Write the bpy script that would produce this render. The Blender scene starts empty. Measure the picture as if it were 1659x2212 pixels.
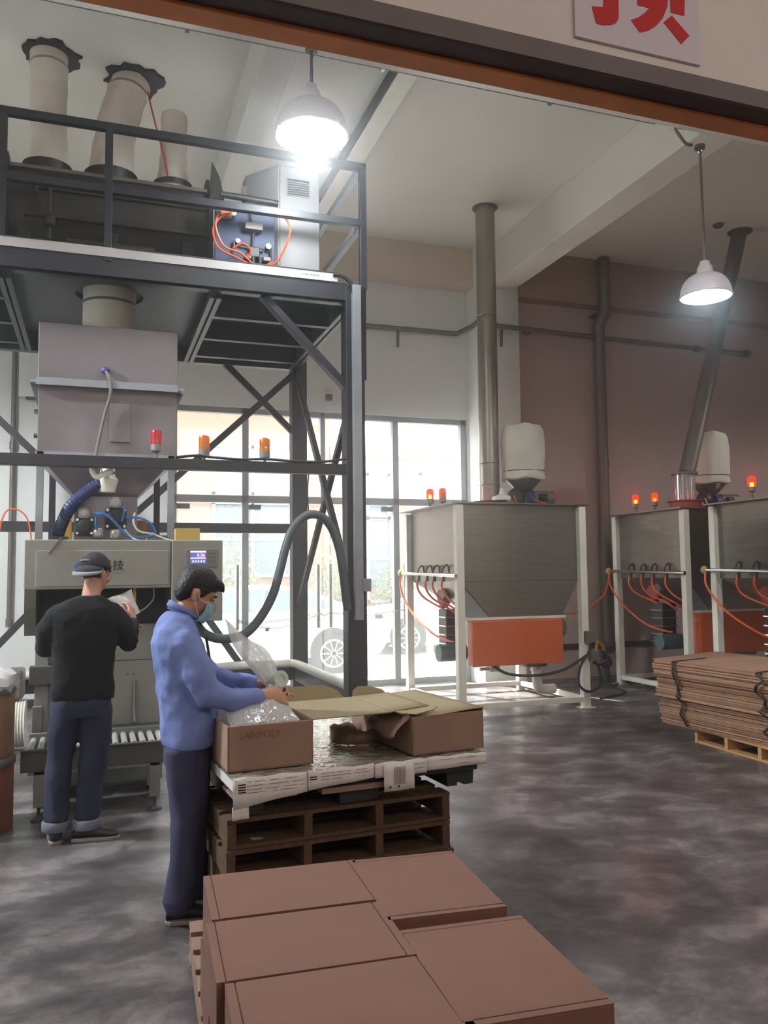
import bpy, bmesh, math, random
from mathutils import Vector, Matrix, Euler, noise
random.seed(7)
PI = math.pi
V = Vector
SC = bpy.context.scene
COL = SC.collection

# ------------------------------------------------------------------ camera
cam_data = bpy.data.cameras.new('camera')
cam = bpy.data.objects.new('camera', cam_data)
COL.objects.link(cam)
SC.camera = cam
cam_data.sensor_fit = 'VERTICAL'
cam_data.sensor_height = 36.0
cam_data.lens = 36.0 * 1780.0 / 2212.0
cam_data.clip_start, cam_data.clip_end = 0.05, 300
_yaw, _pit, _rol = math.radians(19.326), math.radians(4.277), math.radians(-0.654)
_f = V((math.sin(_yaw)*math.cos(_pit), math.cos(_yaw)*math.cos(_pit), math.sin(_pit)))
_r = V((math.cos(_yaw), -math.sin(_yaw), 0))
_u = _r.cross(_f)
_r2 = math.cos(_rol)*_r + math.sin(_rol)*_u
_u2 = -math.sin(_rol)*_r + math.cos(_rol)*_u
cam.matrix_world = Matrix(((_r2.x, _u2.x, -_f.x, 0), (_r2.y, _u2.y, -_f.y, 0), (_r2.z, _u2.z, -_f.z, 1.6), (0, 0, 0, 1)))

# ------------------------------------------------------------------ world, sun, exposure
SC.view_settings.view_transform = 'Standard'
SC.view_settings.look = 'None'
SC.view_settings.exposure = 0.9
SC.view_settings.gamma = 1.0
SC.view_settings.use_curve_mapping = False
SC.cycles.max_bounces = 7
SC.cycles.diffuse_bounces = 5
SC.cycles.glossy_bounces = 3
SC.cycles.transmission_bounces = 4
SC.cycles.transparent_max_bounces = 12
SC.cycles.caustics_reflective = False
SC.cycles.caustics_refractive = False
SC.cycles.sample_clamp_indirect = 6.0
SC.cycles.use_denoising = True
SC.cycles.use_adaptive_sampling = True
SC.cycles.adaptive_threshold = 0.025
wd = bpy.data.worlds.new('sky'); SC.world = wd
wd.use_nodes = True
wn = wd.node_tree.nodes; wl = wd.node_tree.links
bg = wn['Background']
sky = wn.new('ShaderNodeTexSky')
sky.sky_type = 'NISHITA'
sky.sun_disc = False
sky.sun_elevation = math.radians(56)
sky.sun_rotation = math.radians(-20)
sky.air_density = 1.0; sky.dust_density = 3.0
mixw = wn.new('ShaderNodeMixRGB'); mixw.inputs[0].default_value = 0.7
mixw.inputs[2].default_value = (5.2, 5.4, 5.6, 1)
wl.new(sky.outputs[0], mixw.inputs[1]); wl.new(mixw.outputs[0], bg.inputs[0])
bg.inputs[1].default_value = 1.25
sun_d = bpy.data.lights.new('sun', 'SUN'); sun_d.energy = 18.0; sun_d.angle = math.radians(1.0)
sun_d.color = (1, 0.96, 0.9)
sun = bpy.data.objects.new('sun', sun_d); COL.objects.link(sun)
sun.rotation_euler = V((-0.30, 0.70, 1.0)).to_track_quat('Z', 'Y').to_euler()
# daylight portal across the glazed front: only guides sampling of the sky
por_d = bpy.data.lights.new('window_portal', 'AREA'); por_d.shape = 'RECTANGLE'
por_d.size, por_d.size_y = 4.3, 3.9
por_d.cycles.is_portal = True
por = bpy.data.objects.new('window_portal', por_d); COL.objects.link(por)
por.location = (3.1, 11.5, 1.95); por.rotation_euler = (math.radians(-90), 0, 0)

# ------------------------------------------------------------------ materials
def lin(c):
    return tuple(((x/12.92) if x <= 0.04045 else ((x+0.055)/1.055)**2.4) for x in c)

def hexc(h):
    h = h.lstrip('#')
    return lin(tuple(int(h[i:i+2], 16)/255 for i in (0, 2, 4)))

MATS = {}
def mat(name, color, rough=0.6, metal=0.0, var=0.12, scale=6.0, bump=0.0, bscale=60.0, stretch=None, spec=0.5, emit=None, estr=0.0, detail=4.0, rvar=0.0):
    m = bpy.data.materials.new(name); m.use_nodes = True
    nt = m.node_tree; b = nt.nodes['Principled BSDF']
    c = hexc(color) if isinstance(color, str) else color
    tc = nt.nodes.new('ShaderNodeTexCoord')
    vec = tc.outputs['Object']
    if stretch:
        mp = nt.nodes.new('ShaderNodeMapping'); mp.inputs['Scale'].default_value = stretch
        nt.links.new(vec, mp.inputs[0]); vec = mp.outputs[0]
    nz = nt.nodes.new('ShaderNodeTexNoise'); nz.inputs['Scale'].default_value = scale; nz.inputs['Detail'].default_value = detail
    nt.links.new(vec, nz.inputs['Vector'])
    rp = nt.nodes.new('ShaderNodeValToRGB')
    rp.color_ramp.elements[0].position = 0.3; rp.color_ramp.elements[1].position = 0.7
    rp.color_ramp.elements[0].color = (*[max(0, x*(1-var)) for x in c], 1)
    rp.color_ramp.elements[1].color = (*[min(1, x*(1+var)) for x in c], 1)
    nt.links.new(nz.outputs['Fac'], rp.inputs[0]); nt.links.new(rp.outputs[0], b.inputs['Base Color'])
    b.inputs['Roughness'].default_value = rough; b.inputs['Metallic'].default_value = metal
    b.inputs['Specular IOR Level'].default_value = spec
    if rvar:
        mr = nt.nodes.new('ShaderNodeMapRange')
        mr.inputs['From Min'].default_value = 0.3; mr.inputs['From Max'].default_value = 0.7
        mr.inputs['To Min'].default_value = rough-rvar; mr.inputs['To Max'].default_value = rough+rvar
        nt.links.new(nz.outputs['Fac'], mr.inputs[0]); nt.links.new(mr.outputs[0], b.inputs['Roughness'])
    if bump:
        n2 = nt.nodes.new('ShaderNodeTexNoise'); n2.inputs['Scale'].default_value = bscale; n2.inputs['Detail'].default_value = 3
        nt.links.new(vec, n2.inputs['Vector'])
        bp = nt.nodes.new('ShaderNodeBump'); bp.inputs['Strength'].default_value = bump; bp.inputs['Distance'].default_value = 0.02
        nt.links.new(n2.outputs['Fac'], bp.inputs['Height']); nt.links.new(bp.outputs[0], b.inputs['Normal'])
    if emit is not None:
        b.inputs['Emission Color'].default_value = (*emit, 1); b.inputs['Emission Strength'].default_value = estr
    MATS[name] = m
    return m

def film(name, color, clear=0.4, rough=0.15, bump=0.25, gloss=0.12, bscale=25):
    """thin plastic film or glass: part transparent, part diffuse/translucent, part glossy"""
    m = bpy.data.materials.new(name); m.use_nodes = True
    nt = m.node_tree; nt.nodes.remove(nt.nodes['Principled BSDF']); out = nt.nodes['Material Output']
    N = nt.nodes.new; L = nt.links.new
    tr = N('ShaderNodeBsdfTransparent'); df = N('ShaderNodeBsdfDiffuse'); tl = N('ShaderNodeBsdfTranslucent'); gl = N('ShaderNodeBsdfGlossy')
    c = hexc(color)
    for s in (df, tl): s.inputs['Color'].default_value = (*c, 1)
    tr.inputs['Color'].default_value = (0.97, 0.985, 0.98, 1)
    gl.inputs['Roughness'].default_value = rough
    a = N('ShaderNodeMixShader'); a.inputs[0].default_value = 0.5; L(df.outputs[0], a.inputs[1]); L(tl.outputs[0], a.inputs[2])
    b = N('ShaderNodeMixShader'); b.inputs[0].default_value = clear; L(a.outputs[0], b.inputs[1]); L(tr.outputs[0], b.inputs[2])
    g = N('ShaderNodeMixShader'); g.inputs[0].default_value = gloss; L(b.outputs[0], g.inputs[1]); L(gl.outputs[0], g.inputs[2])
    L(g.outputs[0], out.inputs[0])
    if bump:
        tc = N('ShaderNodeTexCoord'); nz = N('ShaderNodeTexNoise'); nz.inputs['Scale'].default_value = bscale; nz.inputs['Detail'].default_value = 3
        nz.inputs['Distortion'].default_value = 1.2
        L(tc.outputs['Object'], nz.inputs['Vector'])
        bp = N('ShaderNodeBump'); bp.inputs['Strength'].default_value = bump; bp.inputs['Distance'].default_value = 0.03
        L(nz.outputs['Fac'], bp.inputs['Height'])
        L(bp.outputs[0], gl.inputs['Normal']); L(bp.outputs[0], df.inputs['Normal'])
    MATS[name] = m
    return m

def glow(name, color, strength):
    m = bpy.data.materials.new(name); m.use_nodes = True
    nt = m.node_tree; nt.nodes.remove(nt.nodes['Principled BSDF'])
    e = nt.nodes.new('ShaderNodeEmission'); e.inputs[0].default_value = (*color, 1); e.inputs[1].default_value = strength
    nt.links.new(e.outputs[0], nt.nodes['Material Output'].inputs[0])
    return m

M_wall = mat('wall_paint', '#e3e5e2', 0.85, var=0.03, scale=1.2, bump=0.04, bscale=90)
M_wallr = mat('wall_mauve', '#b5a39d', 0.85, var=0.05, scale=1.0, bump=0.04, bscale=90)  # darker mauve tone than the white wall
M_ceil = mat('ceiling_paint', '#e0ddd6', 0.85, var=0.03, scale=0.8)
M_beam = mat('beam_paint', '#d6c7b2', 0.85, var=0.05, scale=2.0)
M_beamr = mat('beam_paint_brown', '#9a8576', 0.85, var=0.05, scale=2.0)
M_skirt = mat('skirting_dark', '#2a2826', 0.7, var=0.2)
M_steel = mat('steel_dark_paint', '#24242b', 0.45, 0.0, var=0.18, scale=5, bump=0.03, bscale=40)
M_steell = mat('steel_light_paint', '#8b8e92', 0.45, 0.2, var=0.1, scale=5)
M_kick = mat('kick_plate_grey', '#b3aeae', 0.6, 0.1, var=0.1, scale=3)
M_alu = mat('aluminium_frame', '#8d9392', 0.4, 0.6, var=0.06)
M_stain = mat('stainless_brushed', '#85827a', 0.34, 0.9, var=0.10, scale=2.0, stretch=(1, 1, 14), rvar=0.06)
M_stainb = mat('stainless_bin', '#7c7579', 0.5, 0.55, var=0.10, scale=2.5)
M_chrome = mat('polished_steel', '#c9cac8', 0.2, 1.0, var=0.05)
M_galv = mat('galvanised_pipe', '#9a958a', 0.36, 0.8, var=0.16, scale=4, stretch=(1, 1, 0.4))
M_galvd = mat('galvanised_pipe_dull', '#6f6862', 0.5, 0.5, var=0.15, scale=4, stretch=(1, 1, 0.4))
M_white = mat('white_paint_frame', '#e6e3d6', 0.45, 0.0, var=0.05, scale=6)
M_mach = mat('machine_grey_paint', '#8e9089', 0.5, 0.05, var=0.05, scale=3)
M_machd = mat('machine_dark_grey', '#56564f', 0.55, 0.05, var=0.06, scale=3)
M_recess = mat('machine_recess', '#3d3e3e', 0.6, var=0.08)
M_mixer = mat('mixer_dark_steel', '#38332f', 0.5, 0.45, var=0.25, scale=3)
M_canvas = mat('canvas_grey', '#d2c7bc', 0.95, var=0.10, scale=5, bump=0.25, bscale=30)
M_canvasw = mat('canvas_white', '#d9d6c8', 0.95, var=0.06, scale=4, bump=0.35, bscale=14)
M_black = mat('black_rubber', '#17171a', 0.55, var=0.2)
M_blackpl = mat('black_plastic', '#222527', 0.45, var=0.15)
M_hose = mat('grey_hose', '#50585c', 0.5, var=0.1, scale=10)
M_orange = mat('orange_paint', '#cb5f2c', 0.42, var=0.06, scale=4)
M_hoseo = mat('orange_tube', '#dd5a2c', 0.4, var=0.05)
M_hoser = mat('red_tube', '#c03528', 0.4, var=0.05)
M_hoseb = mat('blue_tube', '#2f6fb5', 0.4, var=0.05)
M_blue = mat('blue_panel', '#1b2b50', 0.55, 0.0, var=0.15, scale=5)
M_bluehose = mat('blue_corrugated', '#2a335c', 0.5, var=0.12, scale=9)
M_cab = mat('cabinet_grey', '#7c7a7b', 0.5, 0.05, var=0.04)
M_navy = mat('plinth_navy', '#222c4d', 0.5, var=0.1)
M_card = mat('cardboard', '#775547', 0.85, var=0.06, scale=3, bump=0.05, bscale=120)
M_cardd = mat('cardboard_brown', '#94796a', 0.85, var=0.10, scale=4, bump=0.05, bscale=120)
M_cardin = mat('cardboard_inside', '#948668', 0.85, var=0.05, scale=3, bump=0.05, bscale=120)
M_flat = mat('flat_carton_light', '#b28e74', 0.9, var=0.12, scale=5, bump=0.05, bscale=80)
M_flatd = mat('flat_carton_brown', '#9a7660', 0.9, var=0.12, scale=5, bump=0.05, bscale=80)
M_seam = mat('carton_seam', '#3c2a20', 0.9, var=0.1)
M_strap = mat('black_strap', '#1c1b1c', 0.5, var=0.1)
M_wood = mat('pallet_wood', '#54402f', 0.85, var=0.25, scale=5, stretch=(1, 8, 8), bump=0.1, bscale=50)
M_woodm = mat('pallet_wood_pinkish', '#8d7365', 0.85, var=0.2, scale=5, stretch=(1, 8, 8), bump=0.1, bscale=50)
M_woodl = mat('pallet_wood_light', '#c49a68', 0.85, var=0.2, scale=5, stretch=(8, 1, 8), bump=0.1, bscale=50)
M_foil = mat('wrapping_film', '#c6c1b2', 0.16, 0.6, var=0.12, scale=7, bump=0.9, bscale=17, detail=6)
M_paper = mat('white_paper', '#d6d3d1', 0.7, var=0.04, scale=8)
M_ink = mat('black_ink', '#1f1d20', 0.7, var=0.05)
M_inkfade = mat('faded_print', '#807b7c', 0.8, var=0.1)
M_redink = mat('faded_red_print', '#8d5b46', 0.85, var=0.12)
M_redsign = mat('red_sign_ink', '#bb2029', 0.5, var=0.04)
M_sign = mat('sign_board', '#cdc5d0', 0.4, var=0.02)
M_rust = mat('door_rail_brown', '#cd8152', 0.6, 0.1, var=0.18, scale=3)
M_railgrey = mat('door_rail_grey', '#6c6664', 0.6, 0.1, var=0.06)
M_raildark = mat('door_rail_dark', '#40302f', 0.6, 0.1, var=0.1)
M_upwall = mat('upper_wall_paint', '#d6cfc9', 0.9, var=0.03, scale=2, bump=0.03, bscale=60)
M_drum = mat('fibre_drum', '#8a6a4e', 0.75, var=0.08)
M_drumr = mat('fibre_drum_red', '#7a4632', 0.75, var=0.08)
M_bagw = mat('white_liner', '#cfcbcd', 0.6, var=0.06, bump=0.5, bscale=12)
M_sweater = mat('black_sweater', '#0c0d12', 0.95, var=0.2, scale=8, bump=0.15, bscale=120)
M_jeans = mat('dark_jeans', '#262a40', 0.9, var=0.35, scale=4, bump=0.15, bscale=70)
M_cuff = mat('jeans_cuff', '#6f7380', 0.9, var=0.1)
M_jacket = mat('blue_work_jacket', '#7384bd', 0.85, var=0.10, scale=4, bump=0.35, bscale=9)
M_trous = mat('navy_trousers', '#3a3b56', 0.9, var=0.15, scale=4, bump=0.3, bscale=9)
M_eye = mat('eye_white', '#8a8078', 0.4, var=0.02)
M_skin = mat('skin', '#b98a72', 0.55, var=0.06, scale=8)
M_hair = mat('black_hair', '#17151a', 0.55, var=0.3, scale=30, bump=0.5, bscale=60)
M_cap = mat('dark_cap', '#2b2a30', 0.85, var=0.12, scale=9)
M_capgrey = mat('cap_grey', '#85838c', 0.85, var=0.1)
M_shoe = mat('shoe_black', '#15141a', 0.6, var=0.2)
M_sole = mat('shoe_sole', '#8b8580', 0.8, var=0.1)
M_mask = mat('mask_blue', '#8ab7c9', 0.85, var=0.05)
M_tape = mat('tape_roll_pale', '#bccac0', 0.4, var=0.05)
M_roller = mat('roller_grey', '#b4b4b0', 0.4, 0.3, var=0.05)
M_yellow = mat('yellow_carton', '#b39a52', 0.8, var=0.06)
M_gold = mat('ochre_carton', '#a57b32', 0.8, var=0.06)
M_valve = mat('valve_cap_grey', '#a9a5a5', 0.45, 0.3, var=0.06)
M_valveb = mat('valve_black', '#1d1d20', 0.5, var=0.15)
M_teal = mat('motor_teal', '#3f5c62', 0.5, 0.1, var=0.1)
M_greymot = mat('motor_grey', '#6e6a66', 0.5, 0.2, var=0.1)
M_bluemot = mat('motor_blue', '#3b4272', 0.5, 0.1, var=0.1)
M_redfl = mat('red_flange', '#9b4038', 0.55, var=0.1)
M_lampw = mat('lamp_white_enamel', '#cfc9d0', 0.35, 0.0, var=0.02)
M_cardoor = mat('car_white', '#b4b9bc', 0.25, 0.0, var=0.01)
M_carglass = mat('car_glass', '#5a6a72', 0.08, 0.0, var=0.05, spec=1.0)
M_tyre = mat('tyre', '#242628', 0.8, var=0.1)
M_alloy = mat('alloy', '#b9bcbd', 0.35, 0.8, var=0.05)
M_taill = mat('tail_light_red', '#c9302c', 0.25, var=0.05)
M_bpink = mat('building_pink', '#84604f', 0.9, var=0.05, scale=0.8)
M_bbeige = mat('building_beige', '#86725b', 0.9, var=0.05, scale=0.8)
M_bwin = mat('building_window', '#525d66', 0.25, var=0.15, scale=1.5)
M_bframe = mat('building_frame', '#969ca0', 0.6, var=0.03)
M_leaf = mat('leaf_green', '#7d9a68', 0.6, var=0.3, scale=9)
M_stem = mat('stem_brown', '#5d4c3a', 0.8, var=0.2)
M_ground = mat('ground_outside', '#a19d93', 0.9, var=0.12, scale=1.5, bump=0.1, bscale=30)
M_acgrey = mat('unit_grey', '#70767c', 0.6, var=0.1)
M_led_o = glow('display_digits', (1, 0.45, 0.2), 1.6)
M_lcd = glow('display_screen', (0.10, 0.10, 0.34), 1.0)
M_lcdw = glow('display_white', (0.8, 0.8, 0.95), 0.9)
M_glass = film('window_glass', '#dfe6e6', clear=0.945, rough=0.03, bump=0.0, gloss=0.05)
M_bag = film('clear_bag', '#f6f5f5', clear=0.12, rough=0.12, bump=0.55, gloss=0.16, bscale=16)
M_bagp = film('clear_bag_thin', '#f0efec', clear=0.45, rough=0.12, bump=0.5, gloss=0.14, bscale=14)
M_clear = film('clear_sight_tube', '#d9dcdd', clear=0.55, rough=0.1, bump=0.0, gloss=0.25)

def floor_mat():
    m = bpy.data.materials.new('polished_concrete'); m.use_nodes = True
    nt = m.node_tree; b = nt.nodes['Principled BSDF']; N = nt.nodes.new; L = nt.links.new
    tc = N('ShaderNodeTexCoord')
    mp = N('ShaderNodeMapping'); mp.inputs['Scale'].default_value = (1.5, 1.9, 1); mp.inputs['Rotation'].default_value = (0, 0, 0.5); L(tc.outputs['Object'], mp.inputs[0])
    n1 = N('ShaderNodeTexNoise'); n1.inputs['Scale'].default_value = 1.7; n1.inputs['Detail'].default_value = 7; n1.inputs['Roughness'].default_value = 0.62; n1.inputs['Distortion'].default_value = 0.25
    L(mp.outputs[0], n1.inputs['Vector'])
    r1 = N('ShaderNodeValToRGB')
    e = r1.color_ramp.elements
    e[0].position = 0.34; e[0].color = (*hexc('#3a3637'), 1)
    e[1].position = 0.68; e[1].color = (*hexc('#857e7e'), 1)
    mid = e.new(0.5); mid.color = (*hexc('#565152'), 1)
    L(n1.outputs['Fac'], r1.inputs[0])
    n2 = N('ShaderNodeTexNoise'); n2.inputs['Scale'].default_value = 40; n2.inputs['Detail'].default_value = 2; L(tc.outputs['Object'], n2.inputs['Vector'])
    mx = N('ShaderNodeMixRGB'); mx.blend_type = 'OVERLAY'; mx.inputs[0].default_value = 0.25
    L(r1.outputs[0], mx.inputs[1]); L(n2.outputs['Fac'], mx.inputs[2]); L(mx.outputs[0], b.inputs['Base Color'])
    mr = N('ShaderNodeMapRange'); mr.inputs['From Min'].default_value = 0.35; mr.inputs['From Max'].default_value = 0.68; mr.inputs['To Min'].default_value = 0.42; mr.inputs['To Max'].default_value = 0.22
    L(n1.outputs['Fac'], mr.inputs[0]); L(mr.outputs[0], b.inputs['Roughness'])
    bp = N('ShaderNodeBump'); bp.inputs['Strength'].default_value = 0.06; bp.inputs['Distance'].default_value = 0.02; L(n1.outputs['Fac'], bp.inputs['Height']); L(bp.outputs[0], b.inputs['Normal'])
    return m
M_floor = floor_mat()

# ------------------------------------------------------------------ mesh builder
OFF = {}
def frame_of(d, up=None):
    d = d.normalized()
    up = V(up) if up is not None else (V((0, 0, 1)) if abs(d.z) < 0.95 else V((0, 1, 0)))
    s = d.cross(up)
    if s.length < 1e-6: s = d.cross(V((1, 0, 0)))
    s.normalize(); u = s.cross(d).normalized()
    return s, u

def smoothpath(pts, n=6):
    pts = [V(p) for p in pts]; out = []
    for i in range(len(pts)-1):
        p0 = pts[max(i-1, 0)]; p1 = pts[i]; p2 = pts[i+1]; p3 = pts[min(i+2, len(pts)-1)]
        for k in range(n):
            t = k/n
            out.append(0.5*((2*p1)+(p2-p0)*t+(2*p0-5*p1+4*p2-p3)*t*t+(3*p1-p0-3*p2+p3)*t**3))
    out.append(pts[-1]); return out

class MB:
    def __init__(s): s.v = []; s.f = []
    def add(s, vs, fs):
        b = len(s.v); s.v += [V(p) for p in vs]; s.f += [tuple(b+i for i in f) for f in fs]; return s
    def box(s, lo, hi):
        x0, y0, z0 = lo; x1, y1, z1 = hi
        return s.add([(x0,y0,z0),(x1,y0,z0),(x1,y1,z0),(x0,y1,z0),(x0,y0,z1),(x1,y0,z1),(x1,y1,z1),(x0,y1,z1)],
                     [(0,3,2,1),(4,5,6,7),(0,1,5,4),(1,2,6,5),(2,3,7,6),(3,0,4,7)])
    def obox(s, c, size, rot=(0, 0, 0)):
        R = Euler(rot).to_matrix(); c = V(c); h = V(size)/2
        vs = [c+R@V((sx*h.x, sy*h.y, sz*h.z)) for sz in (-1, 1) for sx, sy in ((-1,-1),(1,-1),(1,1),(-1,1))]
        return s.add(vs, [(0,3,2,1),(4,5,6,7),(0,1,5,4),(1,2,6,5),(2,3,7,6),(3,0,4,7)])
    def beam(s, p0, p1, w, h, up=None):
        p0, p1 = V(p0), V(p1); a, u = frame_of(p1-p0, up)
        vs = [p+a*(i*w/2)+u*(j*h/2) for p in (p0, p1) for i, j in ((-1,-1),(1,-1),(1,1),(-1,1))]
        return s.add(vs, [(0,3,2,1),(4,5,6,7),(0,1,5,4),(1,2,6,5),(2,3,7,6),(3,0,4,7)])
    def tube(s, pts, r, n=10, cap=True):
        pts = [V(p) for p in pts]; m = len(pts)
        rs = r if isinstance(r, (list, tuple)) else [r]*m
        rings = []; up = None
        for i, p in enumerate(pts):
            d = pts[min(i+1, m-1)]-pts[max(i-1, 0)]
            if d.length < 1e-9: d = V((0, 0, 1))
            d.normalize()
            if up is None: a, u = frame_of(d)
            else:
                a = d.cross(up)
                if a.length < 1e-4: a, _ = frame_of(d)
                a.normalize(); u = a.cross(d).normalized()
            up = u
            rings.append([p+(a*math.cos(2*PI*k/n)+u*math.sin(2*PI*k/n))*rs[i] for k in range(n)])
        return s.loft(rings, cap)
    def loft(s, rings, cap=True, closed=True):
        n = len(rings[0]); b = len(s.v)
        for r in rings: s.v += [V(p) for p in r]
        for i in range(len(rings)-1):
            for k in range(n if closed else n-1):
                k2 = (k+1) % n
                s.f.append((b+i*n+k, b+i*n+k2, b+(i+1)*n+k2, b+(i+1)*n+k))
        if cap and closed:
            s.f.append(tuple(b+k for k in reversed(range(n)))); s.f.append(tuple(b+(len(rings)-1)*n+k for k in range(n)))
        return s
    def cyl(s, p0, p1, r, n=16, r1=None):
        return s.tube([p0, p1], [r, r if r1 is None else r1], n)
    def lathe(s, prof, c=(0, 0, 0), axis=(0, 0, 1), n=24, cap=True):
        c = V(c); ax = V(axis).normalized(); a, u = frame_of(ax)
        return s.loft([[c+ax*z+(a*math.cos(2*PI*k/n)+u*math.sin(2*PI*k/n))*max(r, 1e-4) for k in range(n)] for r, z in prof], cap)
    def ell(s, c, r, rot=None, n=14, m=9):
        c = V(c); R = Euler(rot).to_matrix() if rot is not None else Matrix.Identity(3)
        rings = []
        for i in range(m+1):
            t = PI*(0.02+0.96*i/m)
            rings.append([c+R@V((r[0]*math.sin(t)*math.cos(2*PI*k/n), r[1]*math.sin(t)*math.sin(2*PI*k/n), -r[2]*math.cos(t))) for k in range(n)])
        return s.loft(rings, True)
    def prism(s, poly, o, ux, uy, ext):
        o, ux, uy, ext = V(o), V(ux), V(uy), V(ext); n = len(poly)
        a = [o+ux*x+uy*y for x, y in poly]; b = [p+ext for p in a]
        return s.add(a+b, [tuple(reversed(range(n))), tuple(range(n, 2*n))]+[(i, (i+1) % n, n+(i+1) % n, n+i) for i in range(n)])
    def grid(s, fn, nu, nv, closed_u=False):
        b = len(s.v)
        for j in range(nv+1):
            for i in range(nu+(0 if closed_u else 1)): s.v.append(V(fn(i/nu, j/nv)))
        w = nu+(0 if closed_u else 1)
        for j in range(nv):
            for i in range(nu):
                i2 = (i+1) % w
                s.f.append((b+j*w+i, b+j*w+i2, b+(j+1)*w+i2, b+(j+1)*w+i))
        return s
    def mesh(s, name, off=V((0, 0, 0)), smooth=False, normals=True):
        me = bpy.data.meshes.new(name)
        me.from_pydata([tuple(p-off) for p in s.v], [], s.f)
        if normals:
            bm = bmesh.new(); bm.from_mesh(me); bmesh.ops.recalc_face_normals(bm, faces=bm.faces); bm.to_mesh(me); bm.free()
        if smooth:
            me.shade_smooth()
            me.set_sharp_from_angle(angle=math.radians(38))
        return me
    def build(s, name, m, parent=None, smooth=False, bevel=0.0, solid=0.0, base=None):
        off = OFF.get(parent.name, V((0, 0, 0))) if parent is not None else V((0, 0, 0))
        if parent is None:
            if base is None:
                xs = [p.x for p in s.v]; ys = [p.y for p in s.v]; zs = [p.z for p in s.v]
                base = ((min(xs)+max(xs))/2, (min(ys)+max(ys))/2, min(zs))
            off = V(base)
        me = s.mesh(name, off, smooth)
        o = bpy.data.objects.new(name, me); COL.objects.link(o)
        me.materials.append(m)
        if parent is not None: o.parent = parent
        else: o.location = off
        OFF[o.name] = off
        if solid:
            md = o.modifiers.new('thickness', 'SOLIDIFY'); md.thickness = solid; md.offset = 0
        if bevel:
            md = o.modifiers.new('edge', 'BEVEL'); md.width = bevel; md.segments = 2; md.limit_method = 'ANGLE'; md.angle_limit = math.radians(50)
        return o

def tag(o, label=None, cat=None, group=None, kind=None):
    if label: o['label'] = label
    if cat: o['category'] = cat
    if group: o['group'] = group
    if kind: o['kind'] = kind
    return o

def thing(name, label, cat, loc=(0, 0, 0), group=None, local=False, rotz=0.0):
    """an Empty at the base of a thing; its parts are given in world coordinates unless local"""
    o = bpy.data.objects.new(name, None); COL.objects.link(o)
    o.empty_display_size = 0.1
    o.location = loc; o.rotation_euler = (0, 0, rotz)
    OFF[o.name] = V((0, 0, 0)) if local else V(loc)
    return tag(o, label, cat, group)

def struct(o, label=None):
    o['kind'] = 'structure'
    if label: o['label'] = label
    return o

KIDS = {}
def copy_tree(o, parent=None, first=True):
    c = o.copy(); COL.objects.link(c)
    if parent is not None: c.parent = parent
    for ch in [x for x in bpy.data.objects if x.parent == o]: copy_tree(ch, c, False)
    OFF[c.name] = V((0, 0, 0))
    return c

def text_mesh(body, size, extrude=0.0, bold=0.0):
    cu = bpy.data.curves.new('writing', 'FONT'); cu.body = body; cu.size = size; cu.extrude = extrude; cu.align_x = 'CENTER'; cu.align_y = 'CENTER'
    cu.resolution_u = 3; cu.offset = bold
    o = bpy.data.objects.new('writing', cu); COL.objects.link(o)
    dg = bpy.context.evaluated_depsgraph_get()
    me = bpy.data.meshes.new_from_object(o.evaluated_get(dg))
    bpy.data.objects.remove(o); bpy.data.curves.remove(cu)
    return me

def writing(name, body, size, m, parent, loc, right=(1, 0, 0), up=(0, 0, 1), sx=1.0, bold=0.0):
    me = text_mesh(body, size, 0.0006, bold)
    r, u = V(right).normalized(), V(up).normalized(); n = r.cross(u)
    off = OFF.get(parent.name, V((0, 0, 0)))
    for v in me.vertices: v.co = V(loc)+r*(v.co.x*sx)+u*v.co.y+n*v.co.z-off
    me.materials.clear(); me.materials.append(m)
    o = bpy.data.objects.new(name, me); COL.objects.link(o); o.parent = parent; OFF[o.name] = off
    return o

def remesh(mb, name, voxel, smooth=6, off=V((0, 0, 0))):
    me = mb.mesh(name, off)
    o = bpy.data.objects.new(name, me); COL.objects.link(o)
    r = o.modifiers.new('r', 'REMESH'); r.mode = 'VOXEL'; r.voxel_size = voxel; r.use_smooth_shade = True
    if smooth:
        sm = o.modifiers.new('s', 'SMOOTH'); sm.iterations = smooth; sm.factor = 0.5
    dg = bpy.context.evaluated_depsgraph_get(); dg.update()
    out = bpy.data.meshes.new_from_object(o.evaluated_get(dg))
    bpy.data.objects.remove(o)
    out.shade_smooth()
    return out

def folds(me, amp, scale, off=0.0, stretch=(1, 1, 0.6)):
    """push cloth in and out along its normals for soft folds"""
    ns = [v.normal.copy() for v in me.vertices]
    for v, n in zip(me.vertices, ns):
        p = V((v.co.x*stretch[0]+off, v.co.y*stretch[1], v.co.z*stretch[2]))*scale
        f = noise.noise(p)+0.5*noise.noise(p*2.3+V((3, 1, 2)))
        r = 1-abs(noise.noise(p*0.8+V((9, 4, 1))))*2.2
        v.co += n*amp*(0.6*f+0.5*r-0.3)
    me.update()
    return me

def put(name, me, m, parent):
    me.materials.clear(); me.materials.append(m); me.name = name
    o = bpy.data.objects.new(name, me); COL.objects.link(o)
    o.parent = parent; OFF[o.name] = OFF.get(parent.name, V((0, 0, 0)))
    return o
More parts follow.
